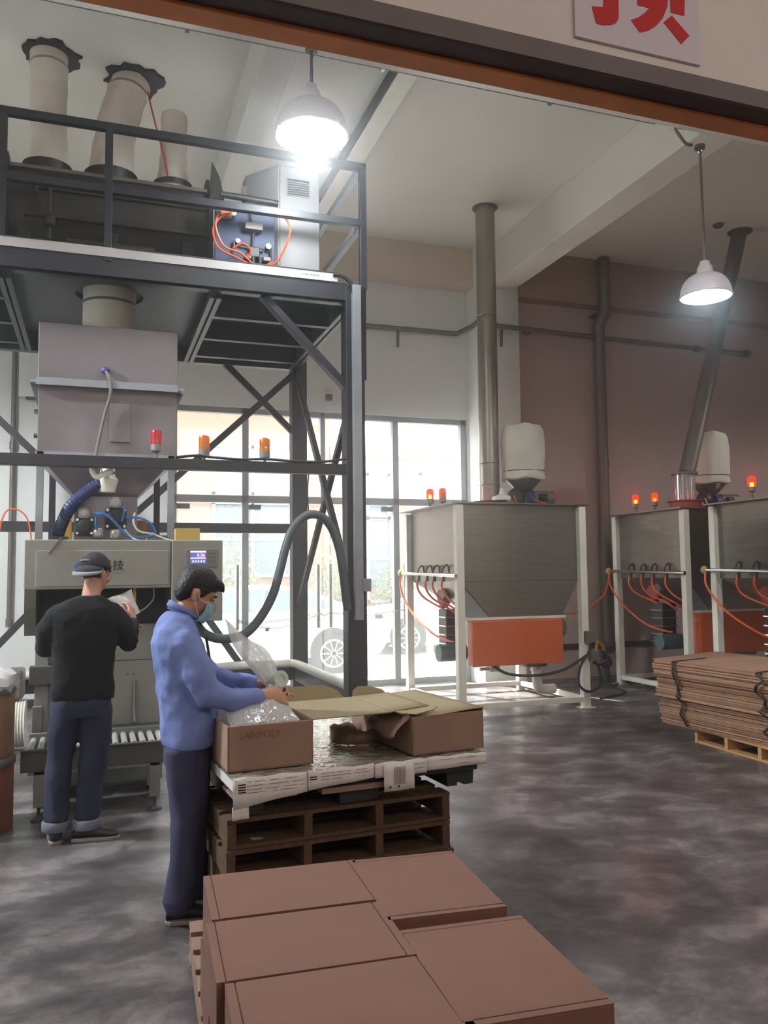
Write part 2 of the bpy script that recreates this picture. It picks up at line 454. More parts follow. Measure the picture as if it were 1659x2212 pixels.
# ================================================================== SETTING
WY = 11.2           # inner face of the back wall
CZ = 6.45           # ceiling
struct(MB().box((-6, -7, -0.15), (13, WY+0.3, 0)).build('floor', M_floor), 'mottled grey polished concrete floor')
struct(MB().box((-6, 2.95, CZ), (13, WY+0.3, CZ+0.2)).build('ceiling', M_ceil), 'white plastered slab above the machines')
wb = struct(MB().box((-6, WY, 0), (0.93, WY+0.3, CZ)).box((0.93, WY, 3.9), (5.27, WY+0.3, CZ)).box((5.27, WY, 0), (6.2, WY+0.3, CZ)).build('wall_back', M_wall), 'white wall around the glazed doors')
struct(MB().box((5.95, 10.95, 0), (13, WY+0.3, CZ)).build('wall_back_right', M_wallr), 'mauve grey wall behind the hoppers')
struct(MB().box((-6.2, 2.8, 0), (-6, WY+0.3, CZ)).build('wall_left', M_wall))
struct(MB().box((13, 2.8, 0), (13.2, WY+0.3, CZ)).build('wall_right', M_wallr))
struct(MB().box((5.3, 10.8, 0), (5.97, WY, CZ)).build('pillar', M_wall), 'square white pillar beside the glazed doors')
struct(MB().box((5.5, 6.2, 5.84), (5.9, 10.8, CZ)).build('ceiling_beam', M_ceil, bevel=0.01), 'deep white beam running to the pillar')
struct(MB().box((1.28, 6.2, 5.98), (1.56, WY, CZ)).build('ceiling_beam', M_ceil, bevel=0.01), 'white beam above the platform')
struct(MB().box((-6, 5.7, 5.8), (13, 6.2, CZ)).build('ceiling_beam', M_ceil, bevel=0.01), 'white cross beam carrying the lamps')
struct(MB().box((-6, 10.95, 5.87), (5.3, WY, CZ)).build('trim_1', M_beam), 'beige band along the top of the white wall')
struct(MB().box((5.97, 10.72, 5.72), (13, 10.95, CZ)).build('trim_2', M_beamr), 'brown band along the top of the mauve wall')
struct(MB().box((5.97, 10.92, 0.42), (13, 10.95, 0.51)).build('trim_3', M_skirt), 'dark stripe low on the mauve wall')
struct(MB().box((-6, WY-0.012, 0.0), (0.93, WY, 0.10)).build('baseboard_back', M_skirt))
# white steel tube below the slab
t = thing('steel_beam', 'white lit square steel tube under the slab above the cabinet', 'beam', (2.7, 9.0, 6.2))
MB().box((2.62, 6.2, 6.28), (2.82, 10.95, 6.44)).build('tube', M_white, t, bevel=0.008)
MB().box((2.61, 6.2, 6.285), (2.62, 10.95, 6.44)).build('shade_strip', M_steel, t)  # dark strip stands for the shaded side of the tube
for y in (6.6, 8.4, 10.2): MB().box((2.57, y, 6.43), (2.83, y+0.12, CZ)).build('bracket', M_galv, t)

# front hall side of the doorway (the hall in which the camera stands)
up = struct(MB().box((-6, 2.8, 3.753), (13, 2.95, CZ)).box((-6, 2.8, 0), (-1.6, 2.95, 3.753)).box((6.4, 2.8, 0), (13, 2.95, 3.753)).build('wall_front', M_upwall), 'pale wall above the doorway')
struct(MB().box((-6, -7.2, 0), (13, -7, CZ)).build('wall_hall_back', M_upwall))
struct(MB().box((-6.2, -7, 0), (-6, 2.8, CZ)).build('wall_hall_left', M_upwall))
struct(MB().box((13, -7, 0), (13.2, 2.8, CZ)).build('wall_hall_right', M_upwall))
struct(MB().box((-6, -7, CZ), (13, 2.95, CZ+0.2)).build('ceiling_hall', M_ceil))
ld = tag(thing('door_lintel', 'steel lintel over the doorway, grey face and rusty brown underside', 'lintel', (2.4, 2.85, 3.6)), kind='structure')
MB().box((-1.6, 2.79, 3.67), (6.4, 2.80, 3.753)).build('face_plate', M_railgrey, ld)
MB().box((-1.6, 2.80, 3.665), (6.4, 2.90, 3.753)).build('guide_rail', M_raildark, ld, bevel=0.004)
MB().box((-1.6, 2.90, 3.653), (6.4, 3.0, 3.85)).build('brown_channel', M_rust, ld, bevel=0.004)
# conduits on the cross beam
t = thing('cable_conduit', 'pair of thin pale conduits along the cross beam, bent down to the dim lamp', 'conduit', (3, 6.23, 5.8))
MB().tube([(-2, 6.225, 5.83), (4.95, 6.225, 5.83)], 0.016, 8).build('pipe', M_galv, t, smooth=True)
MB().tube(smoothpath([(-2, 6.225, 5.87), (4.9, 6.225, 5.87), (5.15, 6.23, 5.82), (5.30, 6.24, 5.70), (5.38, 6.24, 5.69)], 6), 0.016, 8).build('bent_pipe', M_galv, t, smooth=True)
for x in (-1, 0.6, 2.2, 3.8): MB().box((x, 6.2, 5.80), (x+0.03, 6.245, 5.90)).build('clip', M_galv, t)
# fire pipe along the back wall
t = thing('wall_conduit', 'thin grey conduit pipe running along the back wall around the pillar', 'conduit', (6, 11.0, 5.2))
MB().tube([(-5, 11.15, 5.17), (5.10, 11.15, 5.20), (5.28, 11.0, 5.28), (5.3, 10.72, 5.31), (5.42, 10.72, 5.24), (9.3, 10.85, 5.23)], 0.035, 10).build('pipe', M_galvd, t, smooth=True)
MB().tube([(9.55, 10.85, 5.23), (10.3, 10.88, 5.23)], 0.03, 10).build('end_pipe', M_galvd, t, smooth=True)
MB().cyl((9.2, 10.85, 5.23), (9.56, 10.85, 5.23), 0.026).build('joint', M_galvd, t, smooth=True)
for x in (6.06, 9.25, 10.28): MB().cyl((x, 10.8 if x < 7 else 10.86, 5.23), (x+0.09, 10.8 if x < 7 else 10.86, 5.23), 0.055).build('coupling', M_galvd, t, smooth=True)
for x, y, z in ((4.16, 11.15, 5.18), (5.66, 10.76, 5.2)):
    MB().tube([(x, y, z), (x, y+0.02, z-0.25)], 0.022, 8).build('hanger', M_galvd, t, smooth=True)
t = thing('junction_box', 'small brown junction box high on the white wall above the doors', 'box', (3.1, 11.17, 4.1))
MB().box((3.06, 11.13, 4.06), (3.15, 11.2, 4.15)).build('housing', M_greymot, t, bevel=0.005)
MB().box((3.07, 11.125, 4.07), (3.14, 11.13, 4.14)).build('cover', M_machd, t)
t = thing('smoke_detector', 'small round smoke detector under the slab', 'detector', (8.2, 9.05, 6.4))
MB().lathe([(0.05, 0), (0.075, 0.02), (0.075, 0.05)], (8.2, 9.05, 6.40)).build('dome', M_greymot, t, smooth=True)
MB().lathe([(0.09, 0.0), (0.09, 0.012)], (8.2, 9.05, 6.438)).build('base', M_lampw, t, smooth=True)

# sign board with the lower half of a red character
sg = thing('sign_board', 'white board with a large red character on the pale wall above the doorway', 'sign', (2.15, 2.8, 3.79))
MB().box((1.836, 2.785, 3.798), (2.468, 2.8, 4.5)).build('board', M_sign, sg)
def stroke(poly): MB().prism(poly, (0, 2.785, 0), (1, 0, 0), (0, 0, 1), (0, -0.002, 0)).build('red_stroke', M_redsign, sg)
stroke([(1.917, 3.943), (1.936, 3.872), (1.967, 3.871), (2.007, 3.880), (2.034, 3.895), (2.048, 3.919), (2.052, 4.038), (1.976, 4.020), (1.973, 3.952)])
stroke([(2.147, 4.048), (2.145, 4.000), (2.202, 4.000), (2.214, 4.040), (2.219, 4.065)])
stroke([(2.219, 4.065), (2.204, 4.000), (2.184, 3.976), (2.149, 3.947), (2.109, 3.926), (2.153, 3.879), (2.195, 3.896), (2.237, 3.927), (2.273, 3.969), (2.300, 4.029), (2.307, 4.086)])
stroke([(2.317, 4.088), (2.315, 4.005), (2.388, 4.006), (2.394, 4.094)])
stroke([(2.276, 3.952), (2.321, 3.993), (2.411, 3.920), (2.365, 3.872)])
# the upper half of the character, above the photograph's edge
stroke([(1.976, 4.02), (2.052, 4.038), (2.052, 4.30), (1.976, 4.30)])
stroke([(1.872, 4.30), (2.105, 4.30), (2.105, 4.37), (1.872, 4.37)])
stroke([(2.145, 4.048), (2.205, 4.06), (2.205, 4.20), (2.145, 4.20)])
stroke([(2.317, 4.088), (2.394, 4.094), (2.394, 4.20), (2.317, 4.20)])
stroke([(2.145, 4.20), (2.394, 4.20), (2.394, 4.26), (2.145, 4.26)])
stroke([(2.235, 4.08), (2.300, 4.08), (2.295, 4.17), (2.240, 4.17)])
stroke([(2.235, 4.26), (2.300, 4.26), (2.310, 4.34), (2.240, 4.34)])
stroke([(2.125, 4.34), (2.430, 4.34), (2.430, 4.405), (2.125, 4.405)])
# ================================================================== GLAZED FRONT
WINY = 11.28
wf = struct(thing('window_1', None, None, (3.1, WINY, 0)), 'aluminium framed glazed front with transom lights over glass doors')
XS = (0.97, 1.93, 3.03, 4.13, 5.22)
for x in XS:
    w = 0.09 if x not in (3.03,) else 0.07
    MB().box((x-w/2, WINY-0.05, 2.6 if x == 3.03 else 0.0), (x+w/2, WINY+0.05, 3.9)).build('mullion', M_alu, wf, bevel=0.004)
MB().box((0.93, WINY-0.05, 2.59), (5.27, WINY+0.05, 2.69)).build('transom', M_alu, wf, bevel=0.004)
MB().box((0.93, WINY-0.05, 3.82), (5.27, WINY+0.05, 3.9)).build('head_rail', M_alu, wf, bevel=0.004)
MB().box((0.93, WY, 0.0), (5.27, WINY+0.1, 0.012)).build('threshold', M_alu, wf)
for a, b in zip(XS[:-1], XS[1:]):
    MB().box((a+0.045, WINY-0.006, 2.69), (b-0.045, WINY+0.006, 3.82)).build('pane', M_glass, wf)
doors = [(0.97, 1.93, 1.82), (1.93, 3.03, 2.945), (3.03, 4.13, 3.125), (4.13, 5.22, 4.24)]
for i, (a, b, hx) in enumerate(doors):
    d = struct(thing('door_%d' % (i+1), None, None, ((a+b)/2, WINY, 0)), 'frameless glass door leaf with a long steel pull handle')
    e0 = 0.05 if a != 3.03 else 0.008; e1 = 0.05 if b != 3.03 else 0.008
    MB().box((a+e0, WINY-0.006, 0.09), (b-e1, WINY+0.006, 2.58)).build('pane', M_glass, d)
    MB().box((a+e0, WINY-0.02, 0.015), (b-e1, WINY+0.02, 0.09)).build('bottom_rail', M_alu, d)
    hinge = a+e0 if hx > (a+b)/2 else b-e1
    s = 1 if hx > (a+b)/2 else -1
    MB().box((min(hinge, hinge+s*0.17), WINY-0.02, 2.50), (max(hinge, hinge+s*0.17), WINY+0.02, 2.57)).build('patch_fitting', M_teal, d, bevel=0.003)
    h = MB().tube([(hx, WINY-0.07, 0.86), (hx, WINY-0.07, 1.74)], 0.032, 12)
    h.build('handle', M_chrome, d, smooth=True)
    for z in (1.0, 1.6): MB().cyl((hx, WINY-0.07, z), (hx, WINY, z), 0.011, 8).build('handle_stud', M_chrome, d, smooth=True)
# chain through the handles
ch = thing('chain', 'steel chain slung between the glass door handles with a small padlock', 'chain', (2.4, 11.2, 0.9))
def chain_links(pts, r=0.014, t=0.004):
    mb = MB(); P = smoothpath(pts, 40)
    acc = 0; last = P[0]; k = 0; step = 0.034
    for p in P[1:]:
        acc += (p-last).length
        if acc >= step:
            d = (p-last).normalized(); acc = 0; k += 1
            a, u = frame_of(d)
            if k % 2: a, u = u, a
            ring = [p+d*(0.022*math.cos(2*PI*i/10))+a*(r*math.sin(2*PI*i/10)) for i in range(10)]
            mb.tube(ring+[ring[0]], t, 5, False)
        last = p
    return mb
hy = WINY-0.112
tag(chain_links([(1.82, hy, 1.0), (2.0, hy, 0.95), (2.25, hy, 0.97), (2.6, hy, 1.0), (2.945, hy, 1.07)]).build('upper_strand', M_machd, ch), kind='stuff')
tag(chain_links([(1.82, hy-0.02, 0.98), (2.1, hy-0.02, 0.90), (2.3, hy-0.02, 0.88), (2.6, hy-0.02, 0.92), (2.945, hy-0.02, 1.05)]).build('lower_strand', M_machd, ch), kind='stuff')
tag(chain_links([(2.945, hy, 1.06), (3.04, hy, 1.03), (3.125, hy, 1.06), (3.6, hy, 1.02), (4.24, hy, 1.08)]).build('far_strand', M_machd, ch), kind='stuff')
pl = MB().box((2.19, hy-0.03, 0.84), (2.235, hy-0.008, 0.885)).build('padlock', M_machd, ch, bevel=0.004)
MB().tube(smoothpath([(2.198, hy-0.02, 0.885), (2.2, hy-0.02, 0.915), (2.225, hy-0.02, 0.915), (2.227, hy-0.02, 0.885)], 4), 0.004, 6).build('shackle', M_chrome, pl)

# ================================================================== OUTSIDE
struct(MB().box((-30, WY+0.3, -0.2), (40, 60, -0.03)).build('ground', M_ground), 'sunlit pale yard outside the glass doors')
BY = 19.0
def facade(name, label, m, x0, x1, z1, wins, eave=None):
    b = thing(name, label, 'building', ((x0+x1)/2, BY+1, 0))
    MB().box((x0, BY, -0.1), (x1, BY+6, z1)).build('wall', m, b)
    MB().box((x0, BY-0.06, -0.05), (x1, BY, 1.25)).build('plinth_band', M_redfl if False else M_bpink, b)
    MB().box((x0, BY-0.18, z1), (x1, BY+6.1, z1+0.25)).build('parapet', M_bframe if eave is None else eave, b, bevel=0.02)
    for (a, bb, z0, zz, nx, nz) in wins:
        f = MB()
        f.box((a, BY-0.07, z0), (bb, BY+0.02, z0+0.07)).box((a, BY-0.07, zz-0.07), (bb, BY+0.02, zz))
        for i in range(nx+1):
            x = a+(bb-a-0.07)*i/nx; f.box((x, BY-0.07, z0), (x+0.07, BY+0.02, zz))
        for j in range(1, nz):
            z = z0+(zz-z0-0.06)*j/nz; f.box((a, BY-0.06, z), (bb, BY+0.02, z+0.06))
        w = f.build('window', M_bframe, b)
        for i in range(nx):
            for j in range(nz):
                xa = a+(bb-a)*i/nx; xb = a+(bb-a)*(i+1)/nx; za = z0+(zz-z0)*j/nz; zb = z0+(zz-z0)*(j+1)/nz
                MB().box((xa+0.03, BY-0.03, za+0.03), (xb-0.03, BY-0.012, zb-0.03)).build('pane', M_bwin, w)
    return b
bA = facade('building', 'pink rendered building across the yard with tall grey windows', M_bpink, -8, 5.28, 6.2,
       [(2.5, 4.35, 3.45, 4.6, 2, 1), (2.5, 4.35, 1.55, 3.3, 2, 2), (-1.5, 0.5, 1.55, 3.3, 2, 2), (-1.5, 0.5, 3.45, 4.6, 2, 1)])
writing('house_number', '18', 0.42, M_bframe, bA, (3.05, BY-0.05, 2.1))
facade('building', 'lower beige building with a flat parapet beside the pink one', M_bbeige, 5.32, 16, 4.45,
       [(6.2, 6.8, 2.9, 4.05, 1, 1), (6.2, 6.85, 0.9, 3.0, 1, 2), (7.6, 8.6, 2.9, 4.1, 2, 1), (9.5, 10.6, 1.2, 3.4, 2, 2)])
un = thing('roof_unit', 'grey louvred unit outside beyond the right glass panes', 'unit', (6.1, 14, 2.6))
MB().prism([(5.55, 2.55), (6.6, 2.55), (6.6, 3.75), (5.55, 3.3)], (0, 13.5, 0), (1, 0, 0), (0, 0, 1), (0, 0.9, 0)).build('casing', M_acgrey, un)
for k in range(5): MB().box((5.6, 13.47, 2.65+0.13*k), (6.58, 13.5, 2.68+0.13*k)).build('louvre', M_alu, un)
for x in (5.7, 6.45): MB().box((x-0.05, 13.8, -0.03), (x+0.05, 13.9, 2.55)).build('post', M_alu, un)

def car(label, x0, y0, rz=0.0, L=4.7):
    c = thing('car', label, 'car', (x0, y0, -0.03), local=True, rotz=rz)
    # body: profile in x (rear +x), swept in y with tumblehome
    low = [(-2.30, 0.42), (-2.33, 0.62), (-2.25, 0.78), (-1.9, 0.88), (-1.0, 0.98), (1.5, 1.02), (2.15, 1.04), (2.33, 0.98), (2.36, 0.75), (2.32, 0.45), (2.2, 0.28), (-2.15, 0.25)]
    rings = []
    for y, sc, dz in ((-0.86, 0.97, 0.0), (-0.90, 1.0, 0.0), (0.90, 1.0, 0.0), (0.86, 0.97, 0.0)):
        rings.append([V((x*sc, y, 0.6+(z-0.6)*sc+dz)) for x, z in low])
    body = MB().loft(rings, True).build('body', M_cardoor, c, smooth=True, bevel=0.03)
    roof = [(-1.15, 0.96), (-0.55, 1.30), (-0.15, 1.43), (0.5, 1.46), (1.05, 1.38), (1.45, 1.20), (1.9, 1.03)]
    g = []
    for y, sz in ((-0.80, 0.0), (-0.62, 1.0), (0.62, 1.0), (0.80, 0.0)):
        g.append([V((x, y if z < 1.0 else (0.80-(z-0.98)*0.42)*(1 if y > 0 else -1), z)) for x, z in roof])
    gr = [[V((x, -(0.82-(z-0.96)*0.46), z)) for x, z in roof], [V((x, (0.82-(z-0.96)*0.46), z)) for x, z in roof]]
    MB().loft(gr, True).build('cabin', M_cardoor, c, smooth=True)
    for s in (-1, 1):
        win = [(-0.95, 1.02), (-0.42, 1.31), (-0.1, 1.375), (0.48, 1.40), (0.98, 1.33), (1.38, 1.14), (1.5, 1.06)]
        pts = [V((x, s*(0.828-(z-0.96)*0.46), z)) for x, z in win]
        mb = MB(); mb.add(pts+[p+V((0, -s*0.02, 0)) for p in pts], [tuple(range(7)), tuple(reversed(range(7, 14)))]+[(i, (i+1) % 7, 7+(i+1) % 7, 7+i) for i in range(7)])
        mb.build('side_window', M_carglass, c)
        for xp in (0.22, 1.02):
            MB().beam((xp, s*0.80, 1.0), (xp+0.05, s*(0.84-(0.43)*0.46), 1.40), 0.05, 0.05).build('window_pillar', M_cardoor, c)
        MB().ell((-0.85, s*0.97, 1.0), (0.10, 0.09, 0.07)).build('side_mirror', M_cardoor, c, smooth=True)
        MB().beam((0.0, s*0.90, 0.86), (0.2, s*0.90, 0.86), 0.03, 0.03).build('door_handle', M_chrome, c, bevel=0.005)
        MB().box((2.10, s*0.66-0.2, 0.84), (2.37, s*0.66+0.235, 0.97)).build('tail_light', M_taill, c, bevel=0.03)
        for xw in (-1.4, 1.38):
            MB().cyl((xw, s*0.88, 0.36), (xw, s*0.915, 0.36), 0.385, 28).build('wheel_arch', M_black, c, smooth=True)
            w = MB().lathe([(0.24, -0.1), (0.33, -0.1), (0.345, 0), (0.33, 0.11), (0.24, 0.11)], (xw, s*0.83, 0.33), (0, s, 0), 28).build('wheel', M_tyre, c, smooth=True)
            sp = MB().lathe([(0.235, 0.10), (0.235, 0.115), (0.2, 0.115), (0.2, 0.1)], (xw, s*0.83, 0.33), (0, s, 0), 24)
            for k in range(10):
                a = 2*PI*k/10
                sp.beam((xw, s*0.945, 0.33), (xw+0.215*math.cos(a), s*0.945, 0.33+0.215*math.sin(a)), 0.02, 0.03, (0, 1, 0))
            sp.lathe([(0.05, 0.10), (0.04, 0.13)], (xw, s*0.83, 0.33), (0, s, 0), 12).build('rim', M_alloy, w)
    for z0, z1, x0_, x1_ in ((0.98, 1.33, -1.12, -0.5),):
        MB().add([(-1.12, -0.7, 0.99), (-1.12, 0.7, 0.99), (-0.5, 0.58, 1.345), (-0.5, -0.58, 1.345)], [(0, 1, 2, 3)]).build('windscreen', M_carglass, c)
    MB().box((2.33, -0.3, 0.55), (2.385, 0.3, 0.68)).build('number_plate', M_bframe, c)
    return c
car('white saloon car parked close outside the glass doors', 2.35, 14.15)
car('white car parked further back, its front beyond the hopper', 7.4, 16.6)
def shrub(label, x, y, h, r, n):
    s = thing('shrub', label, 'shrub', (x, y, -0.03), group='shrubs along the pink building')
    st = MB()
    for k in range(5):
        a = 2*PI*k/5
        st.tube([(x, y, -0.03), (x+0.15*r*math.cos(a), y+0.15*r*math.sin(a), h*0.45), (x+0.6*r*math.cos(a), y+0.6*r*math.sin(a), h*0.85)], [0.025, 0.018, 0.008], 6)
    st.build('stems', M_stem, s)
    rr = random.Random(int(x*100)); lf = MB()
    for k in range(n):
        while True:
            p = V((rr.uniform(-1, 1), rr.uniform(-1, 1), rr.uniform(-1, 1)))
            if p.length < 1: break
        p = V((x+p.x*r, y+p.y*r*0.6, h*0.62+p.z*h*0.38))
        d = V((rr.uniform(-1, 1), rr.uniform(-1, 1), rr.uniform(-0.3, 1))).normalized(); a, u = frame_of(d)
        l, w = rr.uniform(0.10, 0.18), rr.uniform(0.018, 0.03)
        lf.add([p, p+d*l*0.5+a*w, p+d*l+u*0.02, p+d*l*0.5-a*w], [(0, 1, 2, 3)])
    tag(lf.build('leaves', M_leaf, s), kind='stuff')
shrub('leafy green shrub behind the parked car near the filling machine', 2.75, 18.2, 2.5, 0.75, 900)
shrub('leafy green shrub behind the car between the steel columns', 5.2, 18.3, 2.3, 0.7, 900)
shrub('leafy green shrub beyond the pane beside the hopper', 6.75, 18.4, 2.0, 0.65, 700)
# ================================================================== STEEL PLATFORM
pf = thing('steel_platform', 'dark steel platform on tall columns with braces and a handrail over the filling machine', 'platform', (0.5, 7.9, 0))
for x, y in ((2.12, 6.83), (2.165, 9.1), (-1.5, 6.83), (-1.5, 9.1)):
    c = MB().box((x-0.085, y-0.08, 0.012), (x+0.085, y+0.08, 4.12)).build('column', M_steel, pf, bevel=0.006)
    MB().box((x-0.15, y-0.14, 0), (x+0.15, y+0.14, 0.014)).build('base_plate', M_steel, c)
fb = MB().box((-1.6, 6.755, 3.975), (2.05, 6.80, 4.14)).box((-1.6, 6.755, 3.975), (2.05, 6.88, 3.99)).build('front_beam', M_steel, pf, bevel=0.003)
MB().box((-1.6, 9.05, 3.93), (2.1, 9.15, 4.10)).build('rear_beam', M_steel, pf, bevel=0.003)
kp = MB().box((-1.6, 6.742, 4.14), (1.96, 6.752, 4.215)).build('kick_plate', M_kick, pf)
writing('stencil', '××× ××××', 0.035, M_inkfade, kp, (1.72, 6.740, 4.178))
MB().box((-1.6, 6.738, 4.214), (-0.4, 6.756, 4.222)).box((0.1, 6.738, 4.214), (1.96, 6.756, 4.222)).build('kick_edge', M_steel, pf)
MB().tube(smoothpath([(1.92, 6.74, 4.20), (2.01, 6.735, 4.19), (2.08, 6.73, 4.13), (2.10, 6.73, 4.05)], 5), 0.018, 8).build('cable_bend', M_black, pf, smooth=True)
# deck plates around the round hole of the sleeve
hx, hy, hr, hs = 0.09, 7.6, 0.29, 0.34
dk = MB()
dk.box((-1.6, 6.8, 4.105), (hx-hs, 9.1, 4.14)); dk.box((hx+hs, 6.8, 4.105), (2.1, 9.1, 4.14))
dk.box((hx-hs, 6.8, 4.105), (hx+hs, hy-hs, 4.14)); dk.box((hx-hs, hy+hs, 4.105), (hx+hs, 9.1, 4.14))
n = 32; inn = []; outr = []
for k in range(n):
    a = 2*PI*k/n; c, s = math.cos(a), math.sin(a); q = hs/max(abs(c), abs(s))
    inn.append((hx+hr*c, hy+hr*s)); outr.append((hx+q*c, hy+q*s))
dk.loft([[V((x, y, 4.14)) for x, y in outr], [V((x, y, 4.14)) for x, y in inn], [V((x, y, 4.105)) for x, y in inn], [V((x, y, 4.105)) for x, y in outr]], False)
dk.build('deck_plate', M_steel, pf)
for x0, x1 in ((0.98, 2.06), (-1.6, -0.74)):
    for y in (7.36, 8.08, 8.75): MB().box((x0, y, 3.93), (x1, y+0.012, 4.105)).box((x0, y, 3.93), (x1, y+0.075, 3.942)).build('joist', M_steel, pf)
for x in (0.93, -0.70, 2.10): MB().box((x-0.05, 6.88, 3.93), (x+0.05, 9.06, 3.945)).box((x-0.01, 6.88, 3.93), (x+0.01, 9.06, 4.105)).build('bearer', M_steel, pf)
MB().beam((1.32, 6.86, 3.99), (2.08, 6.86, 3.22), 0.06, 0.10, (0, 1, 0)).build('brace', M_steel, pf, bevel=0.004)
for a, b in (((1.33, 9.1, 3.96), (2.10, 9.1, 3.22)), ((2.15, 9.06, 3.92), (0.40, 9.06, 2.27)), ((-1.5, 9.1, 3.75), (-0.3, 9.1, 2.58)), ((-1.45, 9.1, 0.32), (-0.25, 9.1, 1.66)), ((0.95, 9.1, 1.44), (1.75, 9.1, 0.28)),
             ((2.13, 9.05, 3.88), (2.12, 6.93, 1.45)), ((2.15, 6.93, 3.22), (2.15, 9.05, 1.25))):
    MB().beam(a, b, 0.05, 0.07).build('brace', M_steel, pf, bevel=0.004)
MB().box((-1.6, 6.765, 2.455), (2.06, 6.845, 2.545)).build('front_rail_beam', M_steel, pf, bevel=0.004)
MB().box((-1.5, 9.06, 2.065), (2.1, 9.14, 2.17)).build('rear_rail_beam', M_steel, pf, bevel=0.004)
MB().box((-1.5, 9.05, 0.44), (2.1, 9.13, 0.58)).build('low_beam', M_steel, pf, bevel=0.004)
MB().beam((2.13, 9.0, 0.51), (2.13, 6.9, 0.51), 0.08, 0.14).build('low_beam', M_steel, pf, bevel=0.004)
MB().tube([(-1.5, 9.03, 0.625), (2.08, 9.03, 0.625)], 0.045, 10).build('pipe_lagging', M_white, pf, smooth=True)
MB().tube([(2.07, 9.03, 0.625), (2.1, 8.9, 0.625), (2.1, 6.95, 0.625)], 0.045, 10).build('pipe_lagging', M_white, pf, smooth=True)
# handrail
for z, n_ in ((5.225, 'top_rail'), (4.705, 'mid_rail')):
    MB().box((-1.6, 6.75, z-0.032), (2.235, 6.81, z+0.032)).build(n_, M_steel, pf, bevel=0.004)
    MB().box((2.17, 6.81, z-0.03), (2.23, 9.1, z+0.03)).build(n_, M_steell, pf, bevel=0.004)  # side rails in paler paint to stand for light on their undersides
for x, y in ((0.06, 6.775), (-0.72, 6.78), (2.205, 6.78), (2.2, 9.07)):
    MB().box((x-0.03, y-0.028, 4.105), (x+0.03, y+0.028, 5.2)).build('rail_post', M_steel, pf, bevel=0.004)
MB().box((2.165, 6.79, 3.3), (2.235, 6.85, 4.14)).build('rail_post', M_steel, pf, bevel=0.004)
ct = MB().box((2.085, 6.70, 1.21), (2.16, 6.75, 4.12)).build('cable_tray', M_steell, pf, bevel=0.003)
MB().box((2.15, 6.69, 1.45), (2.225, 6.75, 1.56)).build('limit_switch', M_steell, ct, bevel=0.004)

# ---- things on the platform
mx = thing('ribbon_mixer', 'long dark steel mixer trough on the platform with three round stubs', 'mixer', (0.1, 7.75, 4.14))
prof = [(7.3, 5.02), (7.3, 4.78)]+[(7.75-0.45*math.cos(a), 4.78-0.45*math.sin(a)) for a in [PI*k/10 for k in range(1, 10)]]+[(8.2, 4.78), (8.2, 5.02)]
tr = MB().loft([[V((x, y, z)) for y, z in prof] for x in (-0.75, 0.92)], True).build('trough', M_mixer, mx, smooth=True)
lid = [(7.25, 5.02), (7.25, 5.05), (7.45, 5.13), (7.75, 5.16), (8.05, 5.13), (8.25, 5.05), (8.25, 5.02)]
MB().loft([[V((x, y, z)) for y, z in lid] for x in (-0.72, 0.9)], True).build('lid', M_galvd, mx, smooth=True)
for x in (-0.78, 0.92):
    MB().prism([(7.22, 4.2), (8.28, 4.2), (8.28, 5.0), (8.0, 5.26), (7.5, 5.26), (7.22, 5.0)], (x, 0, 0), (0, 1, 0), (0, 0, 1), (0.03, 0, 0)).build('end_plate', M_mixer, mx)
for x in (-0.82, 0.95):
    MB().prism([(0, 5.0), (0.02, 5.34), (0.09, 5.20), (0.13, 5.0)], (x-0.02, 7.3, 0), (1, 0, 0), (0, 0, 1), (0, 0.06, 0)).build('lug', M_mixer, mx)
for z in (4.62, 4.86): MB().box((-0.6, 7.255, z), (0.9, 7.30, z+0.02)).build('stiffener', M_mixer, mx)
MB().box((-0.9, 7.1, 4.82), (-0.5, 7.3, 4.90)).build('bearing_ledge', M_galvd, mx)
for x in (-0.6, 0.1, 0.75):
    for y in (7.4, 8.1): MB().box((x-0.05, y-0.05, 4.142), (x+0.05, y+0.05, 4.6)).build('foot', M_mixer, mx)
MB().box((-0.27, 7.24, 4.142), (0.45, 7.97, 4.45)).build('discharge_box', M_mixer, mx, bevel=0.005)
for x, r in ((-0.46, 0.17), (0.09, 0.19), (0.65, 0.145)):
    MB().lathe([(r*1.02, 0), (r*1.02, 0.10), (r*1.06, 0.16), (r*1.22, 0.21), (r*1.26, 0.225), (r*1.2, 0.225), (r, 0.16), (r*0.9, 0.05)], (x, 7.85, 5.10), n=28, cap=False).build('stub', M_mixer, mx, smooth=True)
    for dx in (-0.05, 0.05): MB().ell((x+dx, 7.85-r*1.04, 5.22), (0.02, 0.015, 0.02)).build('toggle', M_mixer, mx, smooth=True)
MB().cyl((-0.4, 7.24, 4.42), (-0.4, 7.24, 4.95), 0.016, 8).build('drain_pipe', M_mixer, mx)
MB().lathe([(0.03, 0), (0.05, 0.02), (0.05, 0.09), (0.02, 0.12)], (-0.4, 7.24, 4.52), n=12).build('drain_valve', M_mixer, mx, smooth=True)

